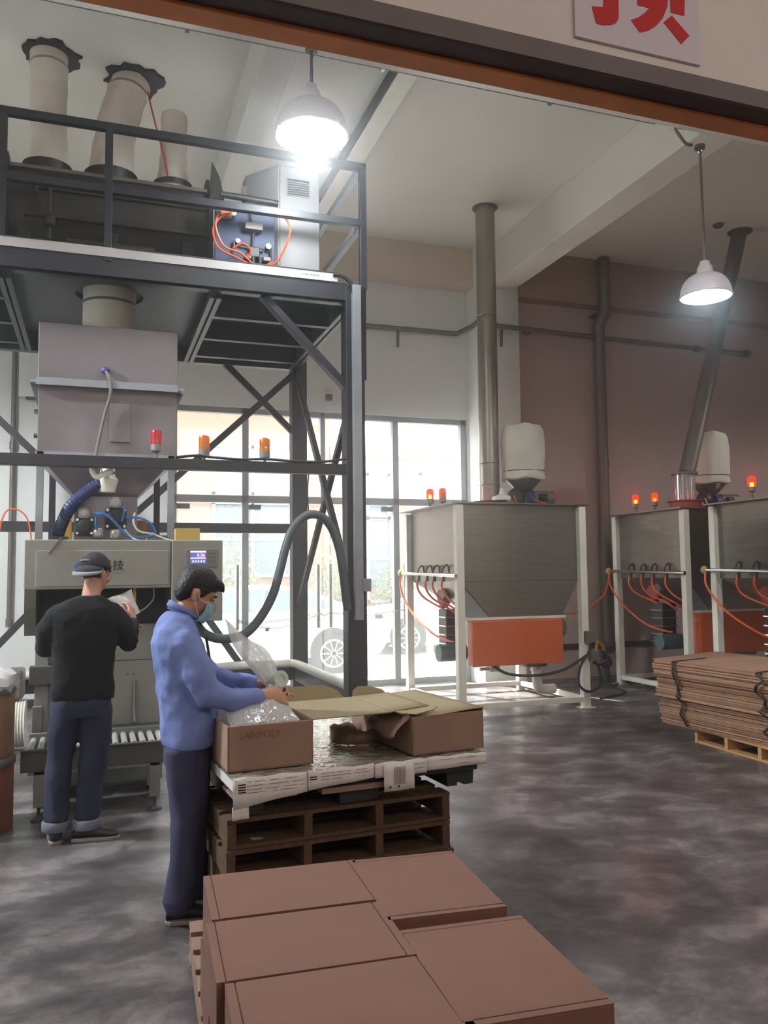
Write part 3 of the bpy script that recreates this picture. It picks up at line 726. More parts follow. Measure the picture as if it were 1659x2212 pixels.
def sleeve(label, p0, p1, r0, r1, wob, seed, holed):
    s = thing('fabric_duct', label, 'duct', p0, group='fabric ducts above the mixer')
    rr = random.Random(seed); p0, p1 = V(p0), V(p1); pts = []; rs = []
    for i in range(15):
        t = i/14
        pts.append(p0.lerp(p1, t)+V((wob*math.sin(t*PI), 0, 0)))
        rs.append((r0+(r1-r0)*min(1, t*2.2))*(1+0.035*rr.uniform(-1, 1)))
    MB().tube(pts, rs, 24).build('sleeve', M_canvas, s, smooth=True)
    for t in (0.07, 0.9) if holed else (0.06,):
        c = p0.lerp(p1, t)+V((wob*math.sin(t*PI), 0, 0)); d = (p1-p0).normalized(); r = (r0+(r1-r0)*min(1, t*2.2))*1.045
        MB().lathe([(r-0.01, -0.014), (r, -0.008), (r, 0.008), (r-0.01, 0.014)], c, d, 24, False).build('clamp', M_galv, s, smooth=True)
    if holed:
        ring = []; 
        for k in range(26):
            a = 2*PI*k/26; q = r1*(1.45+0.22*rr.uniform(-1, 1)); ring.append((q*math.cos(a), q*math.sin(a)))
        MB().prism(ring, (p1.x+0.03, p1.y, CZ-0.02), (1, 0, 0), (0, 1, 0), (0, 0, 0.025)).build('dark_hole_sheet', M_black, s)  # flat dark sheet stands for the shaded inside of the hole
    return s
sleeve('grey fabric duct rising straight through a ragged hole in the slab', (-0.46, 7.85, 5.2), (-0.47, 7.92, 6.44), 0.185, 0.165, 0.0, 3, True)
sleeve('leaning grey fabric duct, thickest of the three, through a ragged hole', (0.09, 7.85, 5.2), (0.27, 8.1, 6.41), 0.20, 0.185, -0.05, 5, True)
sleeve('short slim grey fabric sleeve with its free end in the air', (0.65, 7.85, 5.22), (0.665, 7.9, 6.04), 0.165, 0.125, 0.0, 8, False)
tag(MB().tube(smoothpath([(0.42, 8.0, 6.30), (0.47, 7.9, 6.0), (0.56, 7.75, 5.55), (0.60, 7.72, 5.3), (0.62, 7.72, 5.16)], 6), 0.009, 6).build('red_cord', M_hoser, smooth=True), 'thin red cord hanging from the slab beside the leaning fabric duct', 'cord')

cb = thing('electrical_cabinet', 'grey steel electrical cabinet with a vent on the end of the platform', 'cabinet', (1.6, 7.2, 4.14))
fp = [(1.49, 7.0), (1.87, 7.0), (1.87, 7.45), (1.25, 7.45), (1.25, 7.3)]
MB().prism(fp, (0, 0, 4.29), (1, 0, 0), (0, 1, 0), (0, 0, 0.96)).build('body', M_cab, cb, bevel=0.006)
MB().prism([(1.52, 7.03), (1.85, 7.03), (1.85, 7.42), (1.29, 7.42), (1.29, 7.32)], (0, 0, 4.142), (1, 0, 0), (0, 1, 0), (0, 0, 0.148)).build('plinth', M_navy, cb)
MB().box((1.505, 6.985, 4.31), (1.86, 7.0, 5.235)).build('door', M_cab, cb, bevel=0.003)
vt = MB().box((1.565, 6.975, 4.97), (1.775, 6.986, 5.13)).build('vent', M_greymot, cb)
for k in range(7): MB().box((1.575, 6.966, 4.98+0.021*k), (1.765, 6.976, 4.99+0.021*k)).build('louvre', M_steel, vt)
MB().box((1.22, 7.28, 5.02), (1.26, 7.34, 5.14)).build('hinge_bracket', M_greymot, cb)
pn = thing('pneumatic_panel', 'blue pneumatic panel with round gauges and orange tubes on the platform', 'panel', (1.2, 7.25, 4.14))
MB().box((0.98, 7.25, 4.38), (1.50, 7.28, 4.93)).build('board', M_blue, pn, bevel=0.004)
for x in (1.02, 1.46): MB().box((x-0.015, 7.25, 4.262), (x+0.015, 7.28, 4.40)).build('leg', M_blue, pn)
MB().tube([(1.02, 7.2, 4.98), (1.25, 7.2, 4.975), (1.52, 7.2, 4.965)], 0.028, 10).build('cover_bar', M_black, pn, smooth=True)
for x, z, r in ((1.13, 4.83, 0.026), (1.17, 4.59, 0.022), (1.435, 4.575, 0.022)):
    g = MB().cyl((x, 7.25, z), (x, 7.20, z), r, 16).build('gauge', M_chrome, pn, smooth=True)
    MB().cyl((x, 7.20, z), (x, 7.196, z), r*0.82, 16).build('gauge_face', M_paper, g)
    MB().beam((x, 7.194, z), (x+r*0.5, 7.194, z+r*0.5), 0.003, 0.003).build('needle', M_ink, g)
MB().box((1.23, 7.18, 4.70), (1.38, 7.25, 4.765)).build('solenoid_block', M_greymot, pn, bevel=0.004)
MB().box((1.02, 7.19, 4.79), (1.12, 7.25, 4.855)).build('regulator', M_rust, pn, bevel=0.006)
for a, b in (((1.29, 7.22, 4.77), (1.29, 7.22, 4.9)), ((1.19, 7.22, 4.57), (1.40, 7.22, 4.545)), ((1.31, 7.22, 4.70), (1.30, 7.22, 4.56)), ((1.14, 7.22, 4.50), (1.14, 7.22, 4.60)), ((1.46, 7.22, 4.44), (1.46, 7.22, 4.56)), ((1.36, 7.22, 4.45), (1.47, 7.22, 4.44))):
    MB().tube([a, b], 0.010, 8).build('fitting_pipe', M_chrome, pn, smooth=True)
for x, z, w, h in ((1.31, 4.50, 0.09, 0.09), (1.26, 4.46, 0.05, 0.05), (1.42, 4.45, 0.07, 0.04)): MB().box((x-w/2, 7.18, z-h/2), (x+w/2, 7.25, z+h/2)).build('filter_bowl', M_blackpl if w > 0.08 else M_greymot, pn, bevel=0.008)
for x in (1.30, 1.36): MB().cyl((x, 7.2, 4.46), (x, 7.2, 4.34), 0.02, 10).build('filter_cup', M_blackpl, pn, smooth=True)
for pts in ([(1.10, 7.18, 4.82), (1.0, 7.15, 4.74), (0.95, 7.14, 4.62), (1.0, 7.14, 4.48), (1.14, 7.14, 4.42), (1.26, 7.16, 4.38), (1.36, 7.16, 4.36), (1.46, 7.16, 4.42)],
            [(1.38, 7.16, 4.36), (1.50, 7.12, 4.42), (1.58, 7.08, 4.60), (1.60, 7.08, 4.72), (1.54, 7.1, 4.83)],
            [(1.0, 7.17, 4.80), (0.97, 7.13, 4.66), (1.04, 7.13, 4.50), (1.18, 7.14, 4.46), (1.30, 7.15, 4.37)],
            [(1.12, 7.16, 4.50), (1.20, 7.13, 4.54), (1.27, 7.15, 4.50), (1.25, 7.17, 4.44)]):
    MB().tube(smoothpath(pts, 7), 0.009, 6).build('orange_tube', M_hoseo, pn, smooth=True)

pn.location = pn.location+V((-0.048, -0.285, -0.118))   # stands in front of the cabinet

# ================================================================== WEIGH BIN AND FILLING MACHINE
bn = thing('weigh_bin', 'large grey steel weigh bin with a cone, hung under the platform', 'bin', (0.09, 7.5, 1.87))
bx0, bx1, by0, by1 = -0.455, 0.635, 7.05, 8.1
MB().box((bx0, by0, 3.17), (bx1, by1, 3.66)).build('upper_shell', M_stainb, bn, bevel=0.006)
MB().box((bx0+0.005, by0+0.004, 2.585), (bx1-0.005, by1-0.004, 3.15)).build('lower_shell', M_stainb, bn, bevel=0.006)
MB().box((bx0-0.055, by0-0.05, 3.15), (bx1+0.055, by1+0.05, 3.172)).build('flange', M_steell, bn)
MB().box((bx0-0.01, by0-0.055, 3.135), (bx1+0.0, by0-0.04, 3.195)).build('flange_angle', M_steell, bn)
for x in (bx0-0.055, bx1+0.0):
    MB().prism([(0, 3.15), (0.055, 3.15), (0.055 if x < 0 else 0, 3.0)], (x, by0+0.1, 0), (1, 0, 0), (0, 0, 1), (0, 0.01, 0)).build('gusset', M_steell, bn)
t0 = [V((bx0+0.01, by0+0.01, 2.585)), V((bx1-0.01, by0+0.01, 2.585)), V((bx1-0.01, by1-0.01, 2.585)), V((bx0+0.01, by1-0.01, 2.585))]
t1 = [V((-0.16, 7.16, 2.25)), V((0.32, 7.16, 2.25)), V((0.32, 7.6, 2.25)), V((-0.16, 7.6, 2.25))]
MB().loft([t0, t1], True).build('cone', M_stainb, bn)
for x0, y0 in ((-0.45, 7.0), (0.56, 7.0), (-0.40, 7.95), (0.51, 7.95)):
    MB().box((x0, y0, 1.87), (x0+0.055, y0+0.05, 2.60 if y0 < 7.5 else 3.15)).build('support_post', M_steell if y0 < 7.5 else M_steel, bn, bevel=0.003)
MB().box((-0.46, 7.0, 2.56), (0.64, 7.05, 2.60)).build('support_rail', M_steell, bn)
MB().tube([(0.09, 7.6, 3.66), (0.09, 7.6, 3.9), (0.09, 7.6, 4.3)], [0.23, 0.225, 0.225], 28).build('inlet_sleeve', M_canvasw, bn, smooth=True)
MB().lathe([(0.23, 0), (0.237, 0.006), (0.237, 0.018), (0.23, 0.024)], (0.09, 7.6, 4.0), n=28, cap=False).build('sleeve_clamp', M_greymot, bn, smooth=True)
MB().tube(smoothpath([(0.04, 7.03, 3.30), (0.08, 7.0, 3.24), (0.10, 6.99, 3.10), (0.06, 7.0, 2.93), (0.02, 7.0, 2.74), (-0.01, 6.99, 2.57), (-0.03, 6.9, 2.45)], 6), 0.013, 8).build('signal_cable', M_greymot, bn, smooth=True)
MB().ell((0.06, 7.03, 3.29), (0.035, 0.03, 0.03)).build('cable_gland', M_bluemot, bn, smooth=True)
MB().box((0.10, 7.038, 2.70), (0.26, 7.055, 3.02)).build('patch_plate', M_stainb, bn, bevel=0.003)
for pz in (2.75, 2.95): MB().cyl((bx0+0.0, 7.2, pz), (bx0-0.03, 7.2, pz), 0.02, 8).build('side_bolt', M_chrome, bn, smooth=True)
tag(MB().tube(smoothpath([(-0.04, 6.88, 2.50), (-0.03, 6.86, 2.43), (0.0, 6.86, 2.39), (0.05, 6.86, 2.41), (0.12, 6.88, 2.45)], 6), 0.022, 8).build('grey_conduit_loop', M_white, smooth=True), 'pale grey conduit loop hanging below the beacon beam', 'conduit')

fm = thing('filling_machine', 'grey bag filling machine with a small lit display and overhanging head', 'machine', (0.1, 6.9, 0))
hd = MB().box((-0.47, 6.3, 1.515), (0.53, 7.65, 1.868)).build('head', M_mach, fm, bevel=0.006)
pnl = MB().box((-0.395, 6.292, 1.535), (0.515, 6.302, 1.79)).build('front_panel', M_mach, hd, bevel=0.004)
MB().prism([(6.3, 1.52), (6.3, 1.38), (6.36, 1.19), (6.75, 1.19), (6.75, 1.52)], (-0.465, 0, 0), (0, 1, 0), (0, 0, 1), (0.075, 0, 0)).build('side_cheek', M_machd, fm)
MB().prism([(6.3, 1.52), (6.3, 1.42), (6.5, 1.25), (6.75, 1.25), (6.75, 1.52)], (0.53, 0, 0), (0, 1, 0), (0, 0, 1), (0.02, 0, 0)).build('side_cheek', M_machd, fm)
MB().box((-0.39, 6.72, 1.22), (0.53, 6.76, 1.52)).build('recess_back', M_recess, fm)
MB().box((-0.36, 6.56, 0.08), (0.50, 7.5, 1.24)).build('body', M_mach, fm, bevel=0.006)
MB().box((-0.33, 6.545, 0.975), (0.485, 6.56, 1.22)).build('upper_cover', M_mach, fm, bevel=0.004)
MB().box((-0.33, 6.545, 0.50), (0.485, 6.56, 0.97)).build('lower_cover', M_mach, fm, bevel=0.004)
MB().box((-0.435, 6.46, 0.83), (-0.25, 6.56, 0.965)).build('clamp_block', M_machd, fm, bevel=0.006)
MB().box((-0.40, 6.50, 0.10), (-0.31, 6.60, 1.25)).build('side_column', M_mach, fm, bevel=0.004)
MB().box((-0.41, 6.45, 0.45), (-0.345, 6.5, 0.68)).build('sensor_bracket', M_cab, fm, bevel=0.004)
MB().cyl((0.295, 6.525, 0.51), (0.295, 6.525, 0.82), 0.014, 12).build('guide_rod', M_chrome, fm, smooth=True)
for x in (0.24, 0.285): MB().cyl((x, 6.545, 0.87), (x, 6.535, 0.87), 0.007, 8).build('bolt', M_machd, fm)
for x in (-0.33, 0.42):
    for y in (6.62, 7.4): MB().cyl((x, y, 0), (x, y, 0.08), 0.035, 12).build('foot', M_black, fm, smooth=True)
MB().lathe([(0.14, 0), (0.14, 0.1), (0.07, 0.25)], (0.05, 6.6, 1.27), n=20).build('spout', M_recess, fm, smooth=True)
eb = MB().box((0.535, 6.28, 1.262), (0.908, 6.95, 1.866)).build('electrical_box', M_mach, fm, bevel=0.006)
MB().box((0.635, 6.268, 1.665), (0.868, 6.281, 1.80)).build('display_bezel', M_cab, eb, bevel=0.003)
lc = MB().box((0.668, 6.262, 1.69), (0.782, 6.270, 1.785)).build('display', M_lcd, eb)
MB().box((0.668, 6.2615, 1.773), (0.782, 6.2625, 1.785)).box((0.668, 6.2615, 1.727), (0.782, 6.2625, 1.735)).build('display_bars', M_lcdw, eb)
writing('display_digits', '0.36', 0.034, M_led_o, eb, (0.745, 6.2605, 1.752))
for k in range(5): MB().box((0.682+0.02*k, 6.2615, 1.700), (0.692+0.02*k, 6.2625, 1.714)).build('display_icon', M_lcdw, eb)
for i in range(4):
    for j in range(3): MB().box((0.797+0.016*i, 6.265, 1.70+0.03*j), (0.808+0.016*i, 6.269, 1.712+0.03*j)).build('key', M_greymot, eb)
MB().box((0.69, 6.272, 1.60), (0.72, 6.281, 1.62)).build('small_label', M_greymot, eb)
lb = MB().prism([(-0.145, 1.675), (-0.075, 1.735), (0.0, 1.675), (-0.075, 1.615)], (0, 6.292, 0), (1, 0, 0), (0, 0, 1), (0, -0.0015, 0)).build('logo_diamond', M_hoseb, pnl)
for k in range(3):
    MB().prism([(-0.12+0.02*k, 1.655+0.012*k), (-0.05+0.0*k, 1.675+0.014*k), (-0.05, 1.685+0.014*k), (-0.12+0.02*k, 1.665+0.012*k)], (0, 6.290, 0), (1, 0, 0), (0, 0, 1), (0, -0.001, 0)).build('logo_stripe', M_yellow, lb)
writing('maker_name', '科技', 0.082, M_ink, pnl, (0.118, 6.2905, 1.678), bold=0.0005)
MB().box((0.02, 6.2905, 1.625), (0.185, 6.2915, 1.630)).build('maker_underline', M_inkfade, pnl)
# valve group on top of the machine
vb = thing('valve_block', 'steel valve box with square black and grey air cylinders on the filling machine', 'valve', (0.08, 7.3, 1.87))
MB().box((-0.165, 7.1, 1.87), (0.325, 7.6, 2.255)).build('box', M_stainb, vb, bevel=0.004)
def cyl_cap(x, z, w, m):
    c = MB().box((x-w/2, 7.045, z-w/2), (x+w/2, 7.1, z+w/2)).build('air_cylinder', m, vb, bevel=0.006)
    MB().lathe([(w*0.42, 0), (w*0.42, 0.012), (w*0.3, 0.02), (w*0.2, 0.02)], (x, 7.045, z), (0, -1, 0), 16).build('cylinder_cap', m, c, smooth=True)
    for sx in (-1, 1):
        for sz in (-1, 1): MB().cyl((x+sx*w*0.4, 7.045, z+sz*w*0.4), (x+sx*w*0.4, 7.03, z+sz*w*0.4), w*0.075, 8).build('bolt', M_paper if m is M_valveb else M_machd, c)
for x, z, w, m in ((-0.09, 2.115, 0.085, M_valve), (-0.085, 2.005, 0.135, M_valveb), (0.15, 2.205, 0.09, M_valve), (0.155, 2.075, 0.165, M_valveb), (0.02, 1.955, 0.08, M_valve), (0.155, 1.945, 0.085, M_valve)): cyl_cap(x, z, w, m)
for pts in ([(-0.02, 7.0, 2.11), (0.06, 6.98, 2.11), (0.12, 6.97, 2.07), (0.19, 6.97, 1.99), (0.26, 6.97, 1.93), (0.37, 6.97, 1.92), (0.48, 6.99, 1.93)],
            [(0.0, 7.0, 2.10), (0.06, 6.96, 2.10), (0.13, 6.95, 2.05), (0.20, 6.95, 1.97), (0.28, 6.95, 1.91), (0.44, 6.97, 1.93)],
            [(0.23, 7.03, 2.08), (0.30, 7.0, 2.08), (0.38, 6.98, 2.06), (0.44, 6.98, 2.01), (0.47, 6.98, 1.93), (0.46, 7.0, 1.89)],
            [(0.27, 7.03, 2.07), (0.31, 7.0, 2.0), (0.38, 6.98, 1.95), (0.45, 6.99, 1.92)],
            [(0.21, 7.02, 2.18), (0.215, 7.0, 2.12), (0.2, 7.02, 2.05)], [(0.0, 7.02, 2.08), (0.0, 7.0, 2.02), (0.01, 7.02, 1.98)]):
    MB().tube(smoothpath(pts, 7), 0.009, 6).build('blue_tube', M_hoseb, vb, smooth=True)
for pts in ([(0.22, 7.0, 1.98), (0.27, 6.95, 1.92), (0.34, 6.93, 1.885), (0.42, 6.93, 1.88)], [(0.44, 7.0, 1.95), (0.5, 6.95, 1.92), (0.58, 6.92, 1.89), (0.66, 6.92, 1.885)], [(0.30, 7.02, 2.12), (0.29, 7.0, 2.04), (0.33, 6.98, 1.97), (0.42, 6.97, 1.95)]):
    MB().tube(smoothpath(pts, 7), 0.008, 6).build('white_tube', M_white, vb, smooth=True)
MB().box((0.40, 6.97, 1.87), (0.56, 7.06, 1.935)).build('manifold', M_greymot, vb, bevel=0.006)
MB().box((-0.30, 6.5, 1.868), (-0.19, 6.62, 1.90)).build('latch', M_valveb, vb, bevel=0.004)
MB().beam((-0.23, 6.295, 1.885), (-0.31, 6.285, 1.77), 0.025, 0.008).build('latch_handle', M_greymot, vb)
bh = thing('blue_hose', 'blue corrugated hose dropping from the bin cone to the filling machine', 'hose', (-0.1, 6.95, 1.87))
path = smoothpath([(0.10, 6.97, 2.46), (0.06, 6.97, 2.38), (-0.06, 6.98, 2.29), (-0.18, 7.04, 2.18), (-0.245, 7.16, 2.07), (-0.285, 7.22, 1.96), (-0.30, 7.22, 1.87)], 12)
MB().tube(path, [0.047+0.0045*(1 if i % 2 else -1) for i in range(len(path))], 14).build('corrugated_tube', M_bluehose, bh)
MB().lathe([(0.06, 0), (0.085, 0.1), (0.06, 0.13), (0.055, 0.2)], (0.085, 6.98, 2.28), (0, 0, 1), 16).build('cloth_cuff', M_canvasw, bh, smooth=True)

rc = thing('roller_conveyor', 'short grey roller conveyor in front of the filling machine', 'conveyor', (0, 6.2, 0))
MB().box((-0.445, 5.99, 0.32), (0.47, 6.0, 0.465)).box((-0.445, 5.975, 0.455), (0.47, 6.005, 0.468)).build('side_rail', M_machd, rc, bevel=0.003)
MB().box((-0.42, 6.40, 0.36), (0.49, 6.41, 0.50)).box((-0.42, 6.395, 0.49), (0.49, 6.42, 0.503)).build('side_rail', M_mach, rc, bevel=0.003)
for k in range(15): MB().cyl((-0.39+0.06*k, 6.0, 0.455), (-0.39+0.06*k, 6.40, 0.455), 0.021, 12).build('roller', M_roller, rc, smooth=True)
MB().box((-0.40, 6.0, 0.30), (0.46, 6.4, 0.33)).build('tray', M_mach, rc)
for x in (-0.33, 0.41):
    for y in (6.03, 6.36):
        l = MB().box((x-0.035, y-0.03, 0.09), (x+0.035, y+0.03, 0.33)).build('leg', M_mach, rc, bevel=0.003)
        MB().lathe([(0.05, 0.0), (0.048, 0.012), (0.02, 0.03), (0.011, 0.035), (0.011, 0.1)], (x, y, 0), n=14).build('levelling_foot', M_machd, l, smooth=True)

def beacon(label, x, y, z, kind, group, stem=0.02):
    b = thing('warning_beacon', label, 'beacon', (x, y, z), group)
    lens = {'red': MB_red, 'amber': MB_amber, 'redlit': MB_redlit, 'amberlit': MB_amberlit}[kind]
    MB().cyl((x, y, z), (x, y, z+stem), 0.012, 8).build('stem', M_greymot, b)
    MB().lathe([(0.025, 0), (0.042, 0.012), (0.045, 0.055), (0.045, 0.06)], (x, y, z+stem), n=18).build('base', M_cab, b, smooth=True)
    MB().lathe([(0.043, 0), (0.044, 0.09), (0.040, 0.112), (0.02, 0.122), (0.0, 0.123)], (x, y, z+stem+0.06), n=18, cap=False).build('lens', lens, b, smooth=True)
    MB().box((x-0.014, y-0.014, z+stem+0.065), (x+0.014, y+0.014, z+stem+(0.11 if 'lit' in kind else 0.13))).build('reflector', M_greymot if 'lit' not in kind else (G_red if kind == 'redlit' else G_amb), b)
    if kind == 'redlit':
        d_ = bpy.data.lights.new('beacon_light', 'POINT'); d_.energy = 1.5; d_.color = (1, 0.05, 0.03); d_.shadow_soft_size = 0.05
        lo = bpy.data.objects.new('beacon_light', d_); COL.objects.link(lo); lo.parent = b; lo.location = (0, 0, stem+0.22)
    return b
MB_red = film('beacon_red', '#d8202a', clear=0.25, rough=0.15, bump=0, gloss=0.08)
MB_amber = film('beacon_amber', '#e08a10', clear=0.3, rough=0.15, bump=0, gloss=0.08)
for n_, c_ in (('beacon_red', (1, 0.12, 0.10, 1)), ('beacon_amber', (1, 0.55, 0.08, 1))):
    for nd in MATS[n_].node_tree.nodes:
        if nd.type == 'BSDF_TRANSPARENT': nd.inputs[0].default_value = c_
def lit_lens(name, tint, col, st):
    m = bpy.data.materials.new(name); m.use_nodes = True
    nt = m.node_tree; nt.nodes.remove(nt.nodes['Principled BSDF'])
    a = nt.nodes.new('ShaderNodeBsdfTransparent'); a.inputs[0].default_value = (*tint, 1)
    e = nt.nodes.new('ShaderNodeEmission'); e.inputs[0].default_value = (*col, 1); e.inputs[1].default_value = st
    mx_ = nt.nodes.new('ShaderNodeMixShader'); mx_.inputs[0].default_value = 0.6
    nt.links.new(a.outputs[0], mx_.inputs[1]); nt.links.new(e.outputs[0], mx_.inputs[2]); nt.links.new(mx_.outputs[0], nt.nodes['Material Output'].inputs[0])
    return m
MB_redlit = lit_lens('beacon_red_lit', (1, 0.35, 0.10), (1.0, 0.03, 0.02), 1.5)
MB_amberlit = lit_lens('beacon_amber_lit', (1, 0.3, 0.08), (1.0, 0.10, 0.02), 0.7)
G_red = glow('beacon_core', (1, 0.5, 0.05), 30); G_amb = glow('beacon_core_amber', (1, 0.3, 0.05), 8)
beacon('unlit red beacon on the dark beam in front of the bin', 0.45, 6.79, 2.545, 'red', 'beacons on the platform beam', 0.045)
beacon('unlit amber beacon on the beam, right beside the bin edge', 0.83, 6.80, 2.545, 'amber', 'beacons on the platform beam', 0.02)
beacon('unlit amber beacon on the beam, nearest the steel column', 1.33, 6.80, 2.545, 'amber', 'beacons on the platform beam', 0.02)
cbm = MB().tube(smoothpath([(0.60, 6.78, 2.555), (0.78, 6.77, 2.575), (0.89, 6.77, 2.565), (1.12, 6.77, 2.555), (1.33, 6.77, 2.565), (1.58, 6.77, 2.555), (1.82, 6.77, 2.56), (2.03, 6.76, 2.59)], 5), 0.012, 6).build('beacon_cable', M_black, smooth=True)
tag(cbm, 'black cable lying along the beam under the amber beacons', 'cable')
hs_ = thing('suction_hose', 'thick grey hose looping from the filling machine up to the steel column', 'hose', (1.4, 6.62, 1.1))
MB().tube(smoothpath([(0.745, 6.62, 1.30), (0.76, 6.62, 1.22), (0.83, 6.62, 1.14), (0.96, 6.62, 1.10), (1.13, 6.62, 1.13), (1.26, 6.62, 1.26), (1.36, 6.62, 1.44), (1.42, 6.62, 1.64), (1.47, 6.62, 1.83), (1.53, 6.62, 1.98), (1.64, 6.62, 2.085), (1.76, 6.63, 2.085), (1.86, 6.64, 1.99), (1.93, 6.65, 1.81), (1.97, 6.67, 1.60), (2.0, 6.70, 1.41), (2.02, 6.72, 1.30)], 6), 0.036, 12).build('tube', M_hose, hs_, smooth=True)
MB().tube(smoothpath([(1.66, 6.62, 2.10), (1.66, 6.65, 2.3), (1.69, 6.72, 2.46)], 5), 0.006, 6).build('hanging_cord', M_black, hs_)
t = thing('yellow_carton', 'small yellow carton standing on the electrical box of the filling machine', 'carton', (0.67, 6.6, 1.868))
MB().box((0.58, 6.5, 1.868), (0.765, 6.62, 1.965)).build('body', M_yellow, t, bevel=0.003)
MB().box((0.58, 6.55, 1.9655), (0.765, 6.57, 1.9665)).build('tape', M_gold, t)
t = thing('ochre_carton', 'ochre carton standing behind the blue tubes on the machine', 'carton', (0.38, 7.6, 1.87))
MB().box((0.335, 7.66, 1.87), (0.43, 7.8, 2.10)).build('body', M_gold, t, bevel=0.003)
MB().box((0.335, 7.72, 2.10), (0.43, 7.74, 2.101)).build('tape', M_yellow, t)
t = thing('ochre_carton', 'ochre carton half hidden behind the blue corrugated hose', 'carton', (-0.25, 7.7, 1.87))
MB().box((-0.28, 7.70, 1.87), (-0.2, 7.84, 2.10)).build('body', M_gold, t, bevel=0.003)
MB().box((-0.28, 7.76, 2.10), (-0.2, 7.78, 2.101)).build('tape', M_yellow, t)
t = thing('sample_tag', 'small cream tag box on a yellow hanging bar in the machine recess', 'tag', (0.29, 6.4, 1.2))
MB().box((0.25, 6.36, 1.205), (0.345, 6.39, 1.25)).build('tag_box', M_cardin, t, bevel=0.003)
MB().box((0.27, 6.40, 1.25), (0.29, 6.41, 1.53)).build('yellow_bar', M_yellow, t)
for x in (0.285, 0.32): MB().box((x-0.006, 6.358, 1.222), (x+0.006, 6.361, 1.235)).build('mark', M_ink, t)
tag(MB().tube(smoothpath([(0.30, 6.5, 1.33), (0.36, 6.5, 1.36), (0.42, 6.5, 1.43), (0.42, 6.5, 1.515)], 6), 0.005, 6).build('sensor_cord', M_paper, smooth=True), 'thin white cord curving in the dark recess of the machine', 'cord')

# ---- things by the left edge
t = thing('fibre_drum', 'red brown fibre drum on the floor beneath another drum', 'drum', (-0.75, 5.95, 0))
MB().lathe([(0.268, 0), (0.272, 0.01), (0.272, 0.40), (0.268, 0.42)], (-0.75, 5.95, 0), n=32).build('body', M_drumr, t, smooth=True)
MB().lathe([(0.275, 0), (0.282, 0.01), (0.282, 0.05), (0.275, 0.06)], (-0.75, 5.95, 0.40), n=32).build('lid_band', M_galvd, t, smooth=True)
t = thing('fibre_drum', 'brown fibre drum with a steel rim, stacked on the red one', 'drum', (-0.75, 5.95, 0.46))
MB().lathe([(0.262, 0), (0.270, 0.02), (0.270, 0.40), (0.266, 0.42)], (-0.75, 5.95, 0.46), n=32).build('body', M_drum, t, smooth=True)
MB().lathe([(0.272, 0), (0.278, 0.01), (0.278, 0.035), (0.272, 0.045)], (-0.75, 5.95, 0.86), n=32).build('rim', M_galvd, t, smooth=True)
rr = random.Random(4); mb = MB(); rings = []
for r, z in ((0.275, 0.885), (0.29, 0.93), (0.28, 0.98), (0.2, 1.02), (0.05, 1.03)):
    rings.append([V((-0.75+(r*(1+0.06*rr.uniform(-1, 1)))*math.cos(2*PI*k/28), 5.95+(r*(1+0.06*rr.uniform(-1, 1)))*math.sin(2*PI*k/28), z+0.02*rr.uniform(-1, 1)+(0 if k % 7 else -0.03))) for k in range(28)])
tag(mb.loft(rings, True).build('liner_bag', M_bagw, smooth=True), 'crumpled white plastic liner on the upper drum', 'bag')
t = thing('wall_pipe', 'thin vertical grey pipe on the back wall left of the bin', 'pipe', (-0.99, 11.15, 1.0))
MB().tube([(-0.99, 11.15, 1.0), (-0.99, 11.15, 5.15)], 0.03, 10).build('tube', M_galvd, t, smooth=True)
for z in (1.0, 3.2): MB().cyl((-0.99, 11.15, z), (-0.99, 11.15, z+0.1), 0.04, 10).build('coupling', M_galvd, t, smooth=True)
t = thing('wall_duct', 'flat white ventilation trunk on the wall between the pipe and the bin', 'duct', (-0.8, 11.1, 3.9))
MB().box((-0.93, 11.05, 3.86), (-0.5, 11.2, 5.6)).build('trunk', M_wall, t, bevel=0.006)
MB().box((-0.85, 11.06, 3.845), (-0.6, 11.19, 3.86)).build('outlet', M_recess, t)
t = thing('white_duct', 'white ribbed duct lying on the floor behind the drums', 'duct', (-0.8, 8.6, 0))
path = [V((-1.5+0.012*i, 8.6, 0.235)) for i in range(76)]
MB().tube(path, [0.22+(0.006 if i % 2 else -0.006) for i in range(76)], 24).build('ribbed_pipe', M_canvasw, t)
MB().box((-1.5, 8.5, 0.46), (-0.62, 8.8, 0.74)).build('motor_case', M_greymot, t, bevel=0.03)
tag(MB().tube(smoothpath([(-0.95, 9.0, 1.7), (-0.88, 9.0, 2.19), (-0.78, 9.0, 2.29), (-0.65, 9.0, 2.19), (-0.6, 9.0, 1.9)], 6), 0.008, 6).build('orange_hose', M_hoseo, smooth=True), 'thin orange air hose arching over the rear beam by the wall', 'hose')
